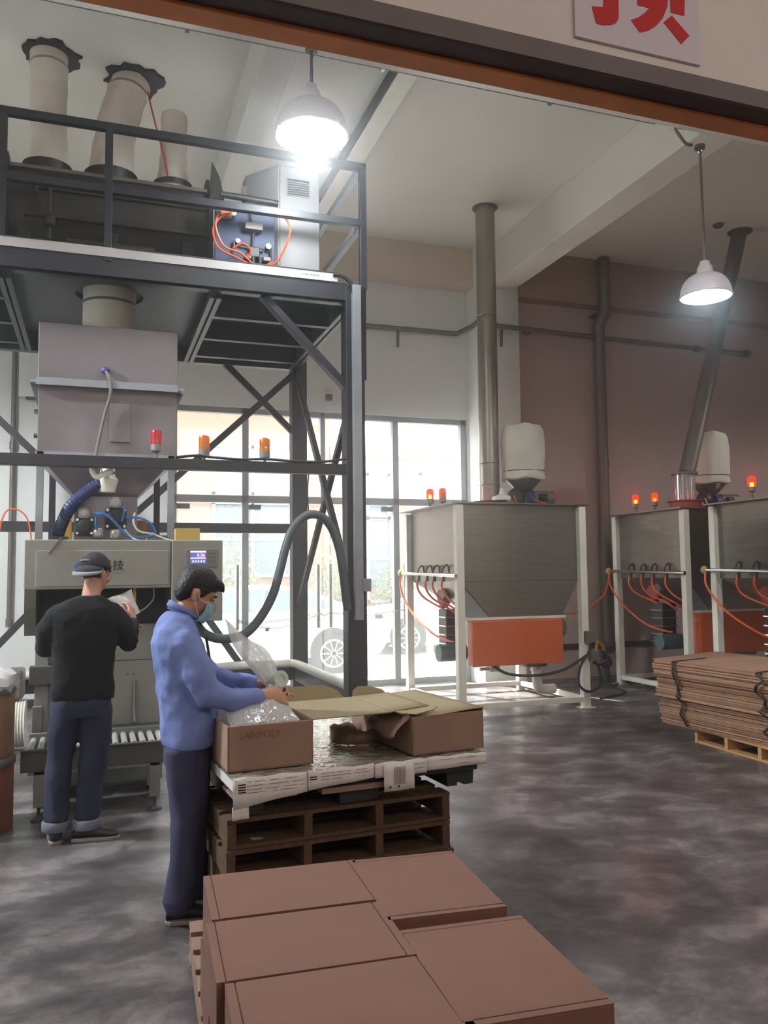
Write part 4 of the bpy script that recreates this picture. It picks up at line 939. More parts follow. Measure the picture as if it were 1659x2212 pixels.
# ================================================================== HOPPERS
def hopper(name_label, X, Y, D, pipe, front_first=True):
    h = thing('dust_hopper', name_label, 'hopper', (X, Y, 0), 'steel hoppers on white frames', local=True)
    W = 1.6
    for i, (x, y) in enumerate(((0, 0), (W, 0), (0, D), (W, D))):
        MB().box((x-0.045, y-0.045, 0), (x+0.045, y+0.045, 2.37)).build('leg', M_white, h, bevel=0.004)
        MB().box((x-0.09, y-0.07, 0), (x+0.09, y+0.07, 0.012)).build('foot_plate', M_white, h)
    for a, b in (((0, 0), (W, 0)), ((0, D), (W, D)), ((0, 0), (0, D)), ((W, 0), (W, D))):
        MB().beam((a[0], a[1], 0.10), (b[0], b[1], 0.10), 0.06, 0.06).build('base_rail', M_white, h, bevel=0.003)
    MB().box((0.02, 0.03, 1.50), (W-0.02, D-0.03, 2.385)).build('tank', M_stain, h, bevel=0.004)
    t0 = [V((0.03, 0.035, 1.50)), V((W-0.03, 0.035, 1.50)), V((W-0.03, D-0.035, 1.50)), V((0.03, D-0.035, 1.50))]
    t1 = [V((0.40, 0.04, 1.085)), V((1.34, 0.04, 1.085)), V((1.34, 0.60, 1.085)), V((0.40, 0.60, 1.085))]
    t2 = [V((0.45, 0.06, 0.62)), V((1.25, 0.06, 0.62)), V((1.25, 0.50, 0.62)), V((0.45, 0.50, 0.62))]
    MB().loft([t0, t1], True).build('cone', M_stain, h)
    MB().loft([t1, t2], True).build('trough', M_stain, h)
    MB().prism([(0.03, 1.52), (0.40, 1.10), (0.40, 1.085), (0.12, 1.085), (0.03, 1.2)], (0, 0.06, 0), (1, 0, 0), (0, 0, 1), (0, 0.012, 0)).build('wing_plate', M_steell, h)  # lighter paint stands for window light caught on this plate
    MB().box((0.05, 0.0, 1.06), (1.36, 0.06, 1.088)).build('angle_strip', M_white, h)
    MB().box((-0.10, -0.06, 2.385), (W+0.10, D+0.06, 2.40)).build('top_plate', M_stain, h)
    ob = MB().box((0.11, -0.10, 0.55), (1.26, 0.05, 1.055)).build('orange_cover', M_orange, h, bevel=0.01)
    MB().box((0.105, -0.108, 0.55), (0.14, -0.098, 1.055)).build('cover_edge', M_orange, ob)
    # screw outlet and elbow under the trough
    MB().cyl((1.02, 0.18, 0.64), (1.02, 0.18, 0.50), 0.16, 20).build('outlet', M_stainb, h, smooth=True)
    MB().tube(smoothpath([(1.13, 0.30, 0.58), (1.13, 0.30, 0.36), (1.15, 0.32, 0.24), (1.24, 0.36, 0.19), (1.42, 0.42, 0.18)], 5), 0.06, 14).build('elbow_pipe', M_white, h, smooth=True)
    MB().lathe([(0.075, 0), (0.075, 0.03)], (1.13, 0.30, 0.42), n=16).build('pipe_collar', M_white, h, smooth=True)
    MB().tube([(0.28, 0.1, 0.50), (0.46, 0.1, 0.50)], 0.02, 8).build('drain_pipe', M_white, h)
    MB().box((0.40, 0.06, 0.465), (0.52, 0.14, 0.54)).build('drain_valve', M_white, h, bevel=0.008)
    MB().ell((1.38, 0.2, 0.93), (0.12, 0.05, 0.13), n=10, m=6).build('side_knob', M_greymot, h)
    # gear motor under the slope
    MB().cyl((-0.06, 0.50, 0.66), (0.28, 0.50, 0.66), 0.10, 18).build('motor', M_teal, h, smooth=True)
    gb = MB().box((0.10, 0.62, 0.58), (0.32, 0.86, 1.16)).build('gearbox_column', M_blackpl, h, bevel=0.01)
    for k in range(5): MB().box((0.085, 0.61, 0.64+0.105*k), (0.335, 0.87, 0.655+0.105*k)).build('fin', M_chrome, gb)
    MB().obox((0.17, 0.85, 1.30), (0.10, 0.22, 0.17), (0.9, 0, 0)).build('vibrator', M_redfl, h, bevel=0.01)
    MB().obox((0.14, 0.72, 1.36), (0.08, 0.12, 0.14), (0.9, 0, 0)).build('vibrator_motor', M_greymot, h, bevel=0.01)
    # air rail with orange hoses on the near side
    MB().tube([(-0.07, -0.06, 1.565), (-0.07, D+0.12, 1.60)], 0.022, 10).build('air_rail', M_chrome, h, smooth=True)
    MB().ell((-0.07, D+0.12, 1.60), (0.04, 0.05, 0.05)).build('rail_end', M_yellow, h, smooth=True)
    for k, y in enumerate((0.28, 0.55, 0.78, 1.05)):
        MB().tube(smoothpath([(-0.07, y, 1.56), (-0.09, y+0.02, 1.44), (-0.02, y-0.02, 1.30), (0.12, y-0.16-0.05*k, 1.16), (0.20, y-0.2-0.06*k, 1.08)], 6), 0.013, 6).build('orange_hose', M_hoseo, h, smooth=True)
        MB().cyl((-0.07, y, 1.50), (-0.07, y, 1.585), 0.018, 8).build('hose_fitting', M_black, h)
        MB().tube(smoothpath([(-0.07, y+0.05, 1.60), (-0.05, y+0.05, 1.66), (0.0, y+0.05, 1.69), (0.02, y+0.05, 1.60)], 5), 0.01, 6).build('black_lead', M_black, h)
    MB().tube(smoothpath([(-0.07, D+0.1, 1.58), (-0.1, D+0.05, 1.4), (-0.06, D-0.2, 1.12), (0.0, 0.85, 0.88), (0.08, 0.55, 0.80), (0.12, 0.45, 0.79)], 8), 0.013, 6).build('orange_hose', M_hoseo, h, smooth=True)
    # control box on the front right leg with cable loop
    MB().box((W-0.03, -0.10, 0.76), (W+0.10, -0.04, 0.90)).build('switch_box', M_greymot, h, bevel=0.006)
    MB().box((W+0.02, -0.12, 0.55), (W+0.13, -0.05, 0.66)).build('socket', M_greymot, h, bevel=0.006)
    MB().tube(smoothpath([(W+0.03, -0.08, 0.77), (W+0.01, -0.09, 0.66), (W-0.12, -0.10, 0.50), (W-0.15, -0.10, 0.30), (W-0.03, -0.10, 0.20), (W+0.12, -0.10, 0.25), (W+0.14, -0.10, 0.42), (W+0.08, -0.09, 0.56)], 7), 0.016, 8).build('cable', M_black, h, smooth=True)
    MB().tube(smoothpath([(W-0.02, -0.09, 0.62), (1.3, 0.0, 0.45), (0.95, 0.05, 0.40), (0.6, 0.05, 0.44), (0.42, 0.06, 0.55)], 7), 0.016, 8).build('cable', M_black, h, smooth=True)
    MB().tube(smoothpath([(W+0.1, -0.03, 0.52), (W+0.25, 0.05, 0.48), (W+0.5, 0.3, 0.50), (W+0.7, 0.6, 0.45)], 7), 0.013, 8).build('cable', M_black, h, smooth=True)
    # top gear
    px, py = pipe['at']
    MB().lathe([(0.20, 0), (0.20, 0.10), (0.23, 0.10), (0.23, 0.115)], (px, py, 2.40), n=24).build('red_flange', M_redfl, h, smooth=True)
    if not pipe.get('clear'):
        MB().lathe([(0.15, 0), (0.13, 0.05), (0.05, 0.08), (0.03, 0.16)], (px+0.08, py-0.2, 2.51), n=16).build('bell_cover', M_white, h, smooth=True)
    top = pipe['top']
    if pipe.get('clear'):
        MB().cyl((px, py, 2.515), (px, py, 2.86), 0.135, 24).build('sight_tube', M_clear, h, smooth=True)
        MB().cyl((px, py, 2.515), (px, py, 2.86), 0.05, 12).build('inner_pipe', M_galvd, h, smooth=True)
        MB().lathe([(0.17, 0), (0.17, 0.03)], (px, py, 2.86), n=24).build('top_flange', M_galvd, h, smooth=True)
        MB().cyl((px+0.04, py, 2.88), top, 0.105, 24).build('suction_pipe', M_galvd, h, smooth=True)
    else:
        MB().cyl((px, py, 2.5), top, 0.128, 28).build('suction_pipe', M_galv, h, smooth=True)
        for z in (2.72, 3.0, 4.95): MB().lathe([(0.131, 0), (0.136, 0.006), (0.131, 0.012)], (px, py, z), n=28, cap=False).build('pipe_joint', M_galv, h, smooth=True)
    MB().lathe([(0.17, 0), (0.17, 0.012)], (top[0], top[1], top[2]-0.012), n=24).build('ceiling_ring', M_galvd, h, smooth=True)
    bx, by = pipe['bag']
    MB().lathe([(0.07, 0), (0.07, 0.08), (0.24, 0.27), (0.25, 0.33)], (bx, by, 2.52), n=24).build('bag_cone', M_stain, h, smooth=True)
    rr = random.Random(int(X*10)); rings = []
    for z, r in ((2.78, 0.265), (2.80, 0.28), (2.86, 0.272), (2.90, 0.268), (2.93, 0.275), (3.1, 0.28), (3.3, 0.28), (3.42, 0.265), (3.48, 0.23), (3.50, 0.15), (3.505, 0.02)):
        rings.append([V((bx+(r+0.008*math.sin(3*k+z*9)+0.006*rr.uniform(-1, 1))*math.cos(2*PI*k/32), by+(r+0.008*math.cos(2*k+z*7)+0.006*rr.uniform(-1, 1))*math.sin(2*PI*k/32), z+0.012*math.sin(k*0.9))) for k in range(32)])
    MB().loft(rings, True).build('filter_bag', M_canvasw, h, smooth=True)
    MB().lathe([(0.272, 0), (0.279, 0.006), (0.272, 0.012)], (bx, by, 2.885), n=32, cap=False).build('bag_band', M_greymot, h, smooth=True)
    ac = MB().cyl((bx+0.06, by-0.12, 2.545), (bx+0.34, by-0.14, 2.545), 0.09, 18).build('valve_actuator', M_greymot, h, smooth=True)
    MB().cyl((bx+0.10, by-0.22, 2.545), (bx+0.20, by-0.22, 2.545), 0.045, 12).build('actuator_port', M_black, ac, smooth=True)
    MB().cyl((bx-0.03, by-0.12, 2.53), (bx+0.07, by-0.12, 2.53), 0.085, 18).build('actuator_cap', M_bluemot, h, smooth=True)
    MB().box((bx-0.02, by-0.2, 2.40), (bx+0.10, by-0.05, 2.46)).build('actuator_foot', M_greymot, h)
    MB().ell((bx-0.17, by-0.1, 2.54), (0.12, 0.11, 0.13)).build('blower_housing', M_blackpl, h, smooth=True)
    MB().cyl((bx-0.34, by-0.1, 2.48), (bx-0.22, by-0.1, 2.48), 0.08, 16).build('blower_motor', M_greymot, h, smooth=True)
    MB().box((bx-0.35, by-0.16, 2.40), (bx-0.08, by-0.02, 2.45)).build('blower_foot', M_blackpl, h)
    for pts in ([(bx-0.26, by-0.22, 2.56), (bx-0.24, by-0.24, 2.48), (bx-0.16, by-0.26, 2.42), (bx-0.08, by-0.28, 2.405)], [(bx+0.02, by-0.24, 2.50), (bx+0.14, by-0.26, 2.47), (bx+0.26, by-0.3, 2.425), (bx+0.4, by-0.32, 2.405)], [(bx+0.30, by-0.15, 2.63), (bx+0.38, by-0.15, 2.60), (bx+0.42, by-0.15, 2.52)]):
        MB().tube(smoothpath(pts, 6), 0.011, 6).build('orange_hose', M_hoseo, h, smooth=True)
    return h
hopper('steel hopper on a white frame nearest the glass doors, with bright orange cover', 3.88, 8.52, 1.58, {'at': (0.93, 1.05), 'top': (0.96, 1.08, CZ), 'bag': (1.33, 0.88)})
hopper('steel hopper far in the dim corner with a leaning pipe and a clear tube', 7.07, 8.62, 1.45, {'at': (0.28, 0.3), 'top': (1.62, 0.55, CZ), 'bag': (0.95, 0.62), 'clear': True})
hopper('dark steel hopper cut by the frame edge behind the cardboard stack', 7.10, 6.62, 1.50, {'at': (1.1, 0.5), 'top': (1.1, 0.5, CZ), 'bag': (1.4, 1.0)})
beacon('lit red beacon on the first hopper top, beside the window', 3.84, 9.25, 2.40, 'redlit', 'beacons on the hoppers', 0.04)
beacon('unlit amber beacon on the hopper nearest the glass doors', 3.985, 9.20, 2.40, 'amber', 'beacons on the hoppers', 0.05)
beacon('lit red beacon in the corner, left of a dull amber one', 7.01, 9.52, 2.40, 'redlit', 'beacons on the hoppers', 0.06)
beacon('dim amber beacon glowing orange beside a lit red one in the corner', 7.08, 9.20, 2.40, 'amberlit', 'beacons on the hoppers', 0.06)
beacon('lit red beacon on the hopper at the frame edge', 7.07, 7.45, 2.40, 'redlit', 'beacons on the hoppers', 0.08)
t = thing('wall_downpipe', 'dull vertical pipe on the mauve wall between the first two hoppers', 'pipe', (7.38, 10.8, 0.4))
MB().tube([(7.38, 10.62, 6.44), (7.38, 10.62, 5.62), (7.38, 10.72, 5.5), (7.38, 10.80, 5.4), (7.37, 10.80, 0.62), (7.36, 10.78, 0.5), (7.33, 10.7, 0.42)], 0.088, 18).build('tube', M_galvd, t, smooth=True)
MB().cyl((7.38, 10.80, 3.2), (7.38, 10.80, 3.3), 0.096, 18).build('coupling', M_galvd, t, smooth=True)
MB().box((7.3, 10.8, 5.58), (7.5, 10.95, 5.62)).build('bracket', M_galvd, t)
t = thing('floor_valve', 'brass valve on a pipe stub low in the dark corner', 'valve', (7.2, 9.9, 0))
MB().tube(smoothpath([(6.95, 10.25, 0), (6.95, 10.25, 0.25), (6.88, 10.2, 0.42), (6.78, 10.15, 0.42)], 5), 0.045, 10).build('pipe_stub', M_blackpl, t, smooth=True)
MB().ell((6.95, 10.25, 0.30), (0.10, 0.08, 0.09)).build('valve_body', M_blackpl, t, smooth=True)
MB().tube(smoothpath([(6.72, 10.15, 0.46), (6.76, 10.15, 0.60), (6.86, 10.18, 0.52), (6.90, 10.2, 0.40)], 5), 0.022, 8).build('valve_handle', M_gold, t, smooth=True)
tag(MB().tube(smoothpath([(5.25, 8.8, 1.08), (5.5, 9.0, 1.07), (6.2, 9.6, 1.08), (6.75, 9.95, 1.28), (6.95, 10.1, 1.56)], 8), 0.013, 6).build('orange_air_hose', M_hoseo, smooth=True), 'long orange air hose sagging between the first and second hopper', 'hose')
tag(MB().tube(smoothpath([(6.0, 9.0, 0.012), (6.6, 9.3, 0.012), (6.8, 9.9, 0.012), (7.6, 10.3, 0.012), (9, 10.5, 0.012)], 8), 0.012, 6).build('floor_cable', M_black, smooth=True), 'black cable on the floor near the mauve wall', 'cable')

# ================================================================== PENDANT LAMPS
def pendant(label, x, y, ztop, zb, R, lit, strength, watts, col, bare=False):
    l = thing('pendant_lamp', label, 'lamp', (x, y, zb), 'industrial pendant lamps')
    dz = 0.12 if bare else 0
    MB().tube([(x, y, ztop), (x, y, zb+R*1.45)], 0.013, 8).build('rod', M_greymot if not lit else M_black, l, smooth=True)
    MB().lathe([(0.05, 0), (0.05, 0.03)], (x, y, ztop-0.03), n=14).build('rose', M_galvd, l, smooth=True)
    MB().tube([(x, y, ztop-0.02), (x+0.03, y, ztop-0.05), (x, y, ztop-0.09), (x-0.02, y, ztop-0.06)], 0.006, 6).build('hook', M_chrome, l)
    MB().lathe([(0.045, 0.36*R*4), (0.05, 0.33*R*4), (0.07, 0.30*R*4), (0.075, 0.25*R*4), (0.075, 0.22*R*4)], (x, y, zb), n=20).build('socket', M_lampw, l, smooth=True)
    prof = []
    for k in range(13):
        a = PI/2*k/12
        prof.append((R*max(0.3, math.cos(a)**0.75) if k < 12 else R*0.3, 0.95*R*math.sin(a)))
    inner = [(r-0.006, z-0.006) for r, z in reversed(prof)]
    MB().lathe(prof+inner, (x, y, zb), n=36, cap=False).build('shade', M_lampw, l, smooth=True)
    MB().lathe([(R, -0.008), (R+0.008, 0.0), (R, 0.008)], (x, y, zb), n=36, cap=False).build('rim', M_lampw, l, smooth=True)
    g = glow('lamp_glow', col, strength)
    if lit:
        MB().lathe([(R*0.97, 0.004), (R*0.6, 0.0), (0.001, -0.002)], (x, y, zb), n=36, cap=False).build('diffuser', g, l, smooth=True)
        for a in (0.4, 1.9, 3.4, 5.2): MB().box((x+R*math.cos(a)-0.012, y+R*math.sin(a)-0.012, zb-0.012), (x+R*math.cos(a)+0.012, y+R*math.sin(a)+0.012, zb+0.01)).build('clip', M_lampw, l)
    else:
        MB().ell((x, y, zb+R*0.42), (0.055, 0.055, 0.10)).build('bulb', g, l, smooth=True)
    ld_ = bpy.data.lights.new('lamp_light', 'POINT' if bare else 'SPOT'); ld_.energy = watts; ld_.color = col
    if not bare: ld_.spot_size = math.radians(168); ld_.spot_blend = 0.35
    ld_.shadow_soft_size = R*0.6
    lo = bpy.data.objects.new('lamp_light', ld_); COL.objects.link(lo); lo.parent = l; lo.location = (0, 0, -0.05-dz if lit else R*0.25)
    return l
pendant('dazzling lit pendant lamp with a glass front above the platform rail', 1.575, 6.12, 5.8, 5.07, 0.29, True, 18.0, 42, (0.88, 0.96, 1.0), bare=True)
pendant('white enamel bell pendant lamp on a long rod, dim bluish bulb', 5.42, 6.18, 5.66, 4.18, 0.235, False, 9.0, 42, (0.70, 0.90, 1.0))
# unseen lamps added beyond the frame to brighten the walls
pendant('added unseen pendant lamp in line with the row, far beside the platform', -3.4, 6.15, 5.8, 4.9, 0.285, True, 12.0, 1050, (0.92, 0.97, 1.0))
pendant('added unseen pendant lamp in line with the row, past the last hopper', 10.6, 6.15, 5.8, 4.9, 0.285, True, 12.0, 160, (0.95, 0.97, 1.0))
# unseen hall lamps added behind the camera for warm fill
for x, w_, e_ in ((-2.5, 'by the hall wall', 45), (1.2, 'behind the camera', 75), (5.0, 'over the hall aisle', 110), (8.8, 'at the hall end', 100)):
    pendant('added unseen warm pendant lamp in the front hall, '+w_, x, -4.3, CZ, 5.2, 0.25, True, 4.0, e_, (1.0, 0.87, 0.80), bare=True)

# unseen row added inside the doorway to fill surfaces facing the camera
for x, w_, e_ in ((-3.0, 'by the left wall', 35), (1.0, 'over the cartons', 40), (5.0, 'over the open floor', 65)):
    pendant('added unseen pendant lamp just inside the doorway, '+w_, x, 3.7, CZ, 5.35, 0.25, True, 6.0, e_, (1.0, 0.96, 0.92))

# ================================================================== FOREGROUND CARTONS ON A PALLET
BA = math.radians(-3.2)
def carton(name, label, u, v, wz, L, W, H, z, group):
    """closed mailer carton; local x along its long side"""
    c = thing(name, label, 'box', (0, 0, 0), group, local=True)
    MB().box((-L/2, -W/2, 0), (L/2, W/2, H-0.004)).build('body', M_card, c, bevel=0.003)
    MB().box((-L/2+0.027, -W/2+0.001, H-0.004), (L/2-0.027, W/2-0.001, H)).build('lid', M_card, c, bevel=0.0012)
    for s in (-1, 1):
        MB().box((min(s*L/2, s*(L/2-0.0235)), -W/2, H-0.004), (max(s*L/2, s*(L/2-0.0235)), W/2, H-0.0005)).build('side_flap', M_card, c, bevel=0.001)
    MB().box((-L/2+0.012, -W/2-0.0005, H-0.008), (L/2-0.012, -W/2+0.002, H-0.006)).build('front_seam', M_seam, c)
    return c
def place(c, u, v, rz, z):
    o = V((0.37, 3.0, 0)); U = V((math.cos(BA), math.sin(BA), 0)); W_ = V((math.sin(BA), -math.cos(BA), 0))
    p = o+U*u+W_*v; c.location = (p.x, p.y, z); c.rotation_euler = (0, 0, BA+rz)
pz = 0.145; CH = 0.207
spots = [(0.27, 0.193, 0.0, 'closed carton at the back by the man in blue, lengthwise along the pallets'),
         (0.252, 0.592, 0.0, 'closed carton in the middle of the three laid lengthwise'),
         (0.272, 0.985, 0.0, 'closed carton nearest the camera, cut by the lower edge'),
         (0.712, 0.285, math.radians(90-2), 'closed carton at the back, turned crosswise beside the wooden pallets'),
         (0.71, 0.90, math.radians(90-1), 'closed carton turned crosswise by the open floor, its top marked by a speck')]
proto = None
for layer in (1, 0):
    for i, (u, v, rz, lab) in enumerate(spots):
        if proto is None: c = proto = carton('closed_carton', lab, 0, 0, 0, 0.54, 0.383, CH, 0, 'closed cartons on the front pallet')
        else: c = copy_tree(proto)
        dj = 0.0 if layer else (0.012 if i % 2 else -0.008)
        place(c, u+dj, v, rz, pz+CH*layer)
        c['label'] = lab if layer else ('lower layer carton beneath the '+['back left', 'middle left', 'nearest left', 'back crosswise', 'right crosswise'][i]+' closed carton')
        c['group'] = 'closed cartons on the front pallet' if layer else 'lower layer of cartons on the front pallet'
def pallet(name, label, cat, x, y, z, rz, L, W, H, m, group=None, nb=7, runners=3, cross=None):
    p = thing(name, label, cat, (x, y, z), group, local=True, rotz=rz)
    t = 0.018; bw = L/(nb*1.0)*0.70
    for k in range(nb):
        xx = -L/2+bw/2+(L-bw)*k/(nb-1)
        MB().box((xx-bw/2, -W/2, H-t), (xx+bw/2, W/2, H)).build('deck_board', m, p, bevel=0.002)
    for k in range(runners):
        yy = -W/2+0.022+(W-0.044)*k/(runners-1)
        MB().box((-L/2, yy-0.02, t), (L/2, yy+0.02, H-t)).build('stringer', m, p, bevel=0.002)
    for k in range(3):
        xx = -L/2+0.05+(L-0.1)*k/2
        MB().box((xx-0.05, -W/2, 0), (xx+0.05, W/2, t)).build('bottom_board', m, p, bevel=0.002)
    return p
# pallet below the cartons: deck boards run across, so gaps show along its left edge
pallet('wooden_pallet', 'wooden pallet beneath the closed cartons, board ends showing by the blue trousers', 'pallet', 0.90, 2.92, 0, BA+PI/2, 1.45, 1.09, 0.145, M_woodm, nb=9)

# ================================================================== PACKING TABLE OF STACKED PALLETS
TA = math.radians(4)
def TP(u, v, z=0.0):
    o = V((0.575, 3.66, 0)); return o+V((math.cos(TA), math.sin(TA), 0))*u+V((-math.sin(TA), math.cos(TA), 0))*v+V((0, 0, z))
hh = 0.1325
rr = random.Random(12)
labs = ['wooden pallet at the bottom of the stack under the packing board', 'second wooden pallet up in the stack under the packing board', 'third wooden pallet up in the stack under the packing board', 'topmost wooden pallet of the stack, just under the black plastic pallet']
for k in range(4):
    c = TP(0.545+0.012*rr.uniform(-1, 1), 0.585+0.012*rr.uniform(-1, 1))
    pallet('wooden_pallet', labs[k], 'pallet', c.x, c.y, hh*k, TA+PI/2, 1.06, 1.10, hh-0.001, M_wood, 'wooden pallets stacked as a packing table', nb=7, runners=4)
# 1.06 along depth, 1.10 across: stringers run in depth at the sides
pp = thing('plastic_pallet', 'black plastic pallet, its notched runner overhanging the wooden stack', 'pallet', TP(0.63, 0.60, 0.53))
def tbox(u0, u1, v0, v1, z0, z1):
    mb = MB(); P = [TP(u0, v0, z0), TP(u1, v0, z0), TP(u1, v1, z0), TP(u0, v1, z0), TP(u0, v0, z1), TP(u1, v0, z1), TP(u1, v1, z1), TP(u0, v1, z1)]
    return mb.add(P, [(0,3,2,1),(4,5,6,7),(0,1,5,4),(1,2,6,5),(2,3,7,6),(3,0,4,7)])
tbox(0.03, 1.24, 0.05, 1.20, 0.625, 0.66).build('deck', M_blackpl, pp, bevel=0.004)
for u0, u1 in ((0.06, 0.16), (0.52, 0.72)): tbox(u0, u1, 0.08, 1.16, 0.531, 0.625).build('runner', M_blackpl, pp, bevel=0.004)
poly = [(1.095, 0.625), (1.095, 0.545), (1.15, 0.545), (1.15, 0.56), (1.18, 0.56), (1.19, 0.545), (1.24, 0.548), (1.245, 0.625)]
mb = MB(); A = [TP(u, 0.10, z) for u, z in poly]; B = [TP(u, 1.15, z) for u, z in poly]; n = len(poly)
mb.add(A+B, [tuple(range(n)), tuple(reversed(range(n, 2*n)))]+[(i, (i+1) % n, n+(i+1) % n, n+i) for i in range(n)]).build('notched_runner', M_blackpl, pp)
wbd = thing('packing_board', 'white film wrapped board with printed paper sheets hanging over its front edge', 'board', TP(0.63, 0.62, 0.66))
tbox(0.0, 1.255, 0.0, 1.24, 0.661, 0.716).build('core', M_paper, wbd, bevel=0.006)
rr = random.Random(31)
hts = {}
def filmz(i, j): return hts.setdefault((i, j), rr.uniform(0, 0.006))
mb = MB(); mb.grid(lambda a, b: TP(-0.006+1.266*a, -0.006+1.25*b, 0.717+filmz(round(a*44), round(b*44))*(0.3 if a in (0, 1) or b in (0, 1) else 1)), 44, 44)
mb.build('film_top', M_foil, wbd, smooth=True)
def sheet(name, u0, u1, z0l, z0r, zt, dv=-0.008, m=None):
    mb = MB(); nu, nv = 6, 3
    mb.grid(lambda a, b: TP(u0+(u1-u0)*a, dv-0.004*math.sin(a*9+u0*5)*b-0.004*b, zt+((z0l+(z0r-z0l)*a)-zt)*b+(0.004*math.sin(a*12+u0*7) if b == 0 else 0)), nu, nv)
    return mb.build(name, m or M_paper, wbd, smooth=True, solid=0.0012)
def lines(sh, u0, u1, zs, w=0.003, dv=-0.014, seed=1):
    q = random.Random(seed); mb = MB()
    for z in zs:
        u = u0
        while u < u1-0.01:
            l = q.uniform(0.02, 0.09); e = min(u+l, u1)
            P = [TP(u, dv, z), TP(e, dv, z), TP(e, dv, z+w), TP(u, dv, z+w)]
            mb.add(P+[p+V((0, 0.0008, 0)) for p in P], [(0, 1, 2, 3), (4, 7, 6, 5)]); u = e+q.uniform(0.008, 0.03)
    o = mb.build('print', M_inkfade, sh); o['kind'] = 'stuff'; return o
s1 = sheet('paper_sheet', 0.0, 0.335, 0.592, 0.634, 0.722); lines(s1, 0.06, 0.32, (0.655, 0.668, 0.685, 0.702), 0.0022, seed=2)
for z in (0.700, 0.689, 0.678, 0.667):
    P = [TP(0.02, -0.016, z-0.008), TP(0.055, -0.016, z-0.008), TP(0.055, -0.016, z-0.003), TP(0.02, -0.016, z-0.003)]
    MB().add(P, [(0, 1, 2, 3)]).build('print_block', M_ink, s1, solid=0.0006)
s2 = sheet('paper_sheet', 0.338, 0.66, 0.637, 0.66, 0.722, -0.009); lines(s2, 0.40, 0.64, (0.675, 0.69, 0.704), 0.0022, seed=3)
for z in (0.700, 0.690):
    MB().add([TP(0.345, -0.017, z-0.008), TP(0.38, -0.017, z-0.008), TP(0.38, -0.017, z-0.004), TP(0.345, -0.017, z-0.004)], [(0, 1, 2, 3)]).build('print_block', M_ink, s2, solid=0.0006)
s3 = sheet('paper_sheet', 0.663, 0.93, 0.655, 0.655, 0.722, -0.009); lines(s3, 0.70, 0.92, (0.68, 0.70), 0.002, seed=4)
s4 = sheet('paper_sheet', 0.93, 1.255, 0.662, 0.668, 0.722, -0.009); lines(s4, 1.0, 1.2, (0.68, 0.705), 0.002, seed=5)
s5 = sheet('hanging_label', 0.705, 0.86, 0.590, 0.592, 0.716, -0.018)
mb = MB()
for k in range(26):
    u = 0.752+0.0024*k
    if k % 3: 
        P = [TP(u, -0.0275, 0.62), TP(u+0.0014, -0.0275, 0.62), TP(u+0.0014, -0.0275, 0.70), TP(u, -0.0275, 0.70)]; mb.add(P, [(0, 1, 2, 3)])
bc = mb.build('barcode', M_inkfade, s5, solid=0.0006); bc['kind'] = 'stuff'
for u in (0.728, 0.772): MB().add([TP(u, -0.028, 0.606), TP(u+0.01, -0.028, 0.606), TP(u+0.01, -0.028, 0.616), TP(u, -0.028, 0.616)], [(0, 1, 2, 3)]).build('print_block', M_ink, s5, solid=0.0006)
sheet('paper_sheet', -0.004, 0.07, 0.545, 0.548, 0.60, -0.006)
# brown sheets of card between the pallets and the board
tbox(0.02, 0.30, 0.02, 0.3, 0.612, 0.6245).build('card_packing', M_cardd, pp); tbox(0.42, 0.74, 0.03, 0.3, 0.60, 0.6245).build('card_packing', M_cardd, pp)

# open carton with the bag
TZ = 0.725
ob = thing('open_carton', 'open brown carton holding a clear bag, before the man in blue', 'box', TP(0.2, 0.35, TZ))
OL, OW, OH, th = 0.40, 0.55, 0.20, 0.006   # across, in depth, high
u0, v0 = 0.0, 0.10
def obx(a, b, c, d, e, f): return tbox(u0+a, u0+b, v0+c, v0+d, TZ+e, TZ+f)
obx(0, OL, 0, OW, 0, th).build('bottom', M_cardd, ob)
fw = obx(0, OL, 0, th*2, 0, OH).build('front_wall', M_cardd, ob, bevel=0.002)
obx(0, OL, OW-th, OW, 0, OH).build('back_wall', M_cardd, ob)
obx(0, th, 0, OW, 0, OH).build('side_wall', M_cardd, ob); obx(OL-th, OL, 0, OW, 0, OH).build('side_wall', M_cardd, ob)
writing('maker_print', 'LANPOLY', 0.045, M_redink, fw, TP(u0+0.15, v0-0.002, TZ+0.155), right=(math.cos(TA), math.sin(TA), 0))
# lid opened to the right: lid panel, tuck panel and dust flaps
def panel(name, pts, m=M_cardin, parent=ob, solid=0.005, nu=1):
    mb = MB(); mb.add(pts, [tuple(range(len(pts)))]); return mb.build(name, m, parent, solid=solid)
zl = TZ+OH+0.002
lid = panel('lid', [TP(u0+OL, v0+0.0, zl), TP(u0+OL+0.40, v0+0.005, zl+0.002), TP(u0+OL+0.40, v0+0.555, zl+0.002), TP(u0+OL, v0+0.55, zl)])
mb = MB(); mb.grid(lambda a, b: TP(u0+OL+0.403+0.21*a, v0+0.005+0.545*b+0.05*math.sin(a*PI/2)*(1-2*b)*0.4, zl+0.004+0.012*a), 6, 4); mb.build('tuck_panel', M_cardin, lid, smooth=True, solid=0.005)
def flap(u_a, u_b, v, h, lean):
    mb = MB(); r = 0.04; prof = [(u_a, 0), (u_b, 0), (u_b-0.03, h*0.55), (u_b-0.10, h*0.95), (u_a+r, h), (u_a+0.008, h-r*0.5)]
    mb.add([TP(u, v+lean*z, zl+z) for u, z in prof], [tuple(range(len(prof)))]); return mb.build('dust_flap', M_cardin, lid, solid=0.004)
flap(u0+OL-0.005, u0+OL+0.36, v0+0.555, 0.075, 0.5); flap(u0+OL+0.41, u0+OL+0.62, v0+0.552, 0.055, 0.5)
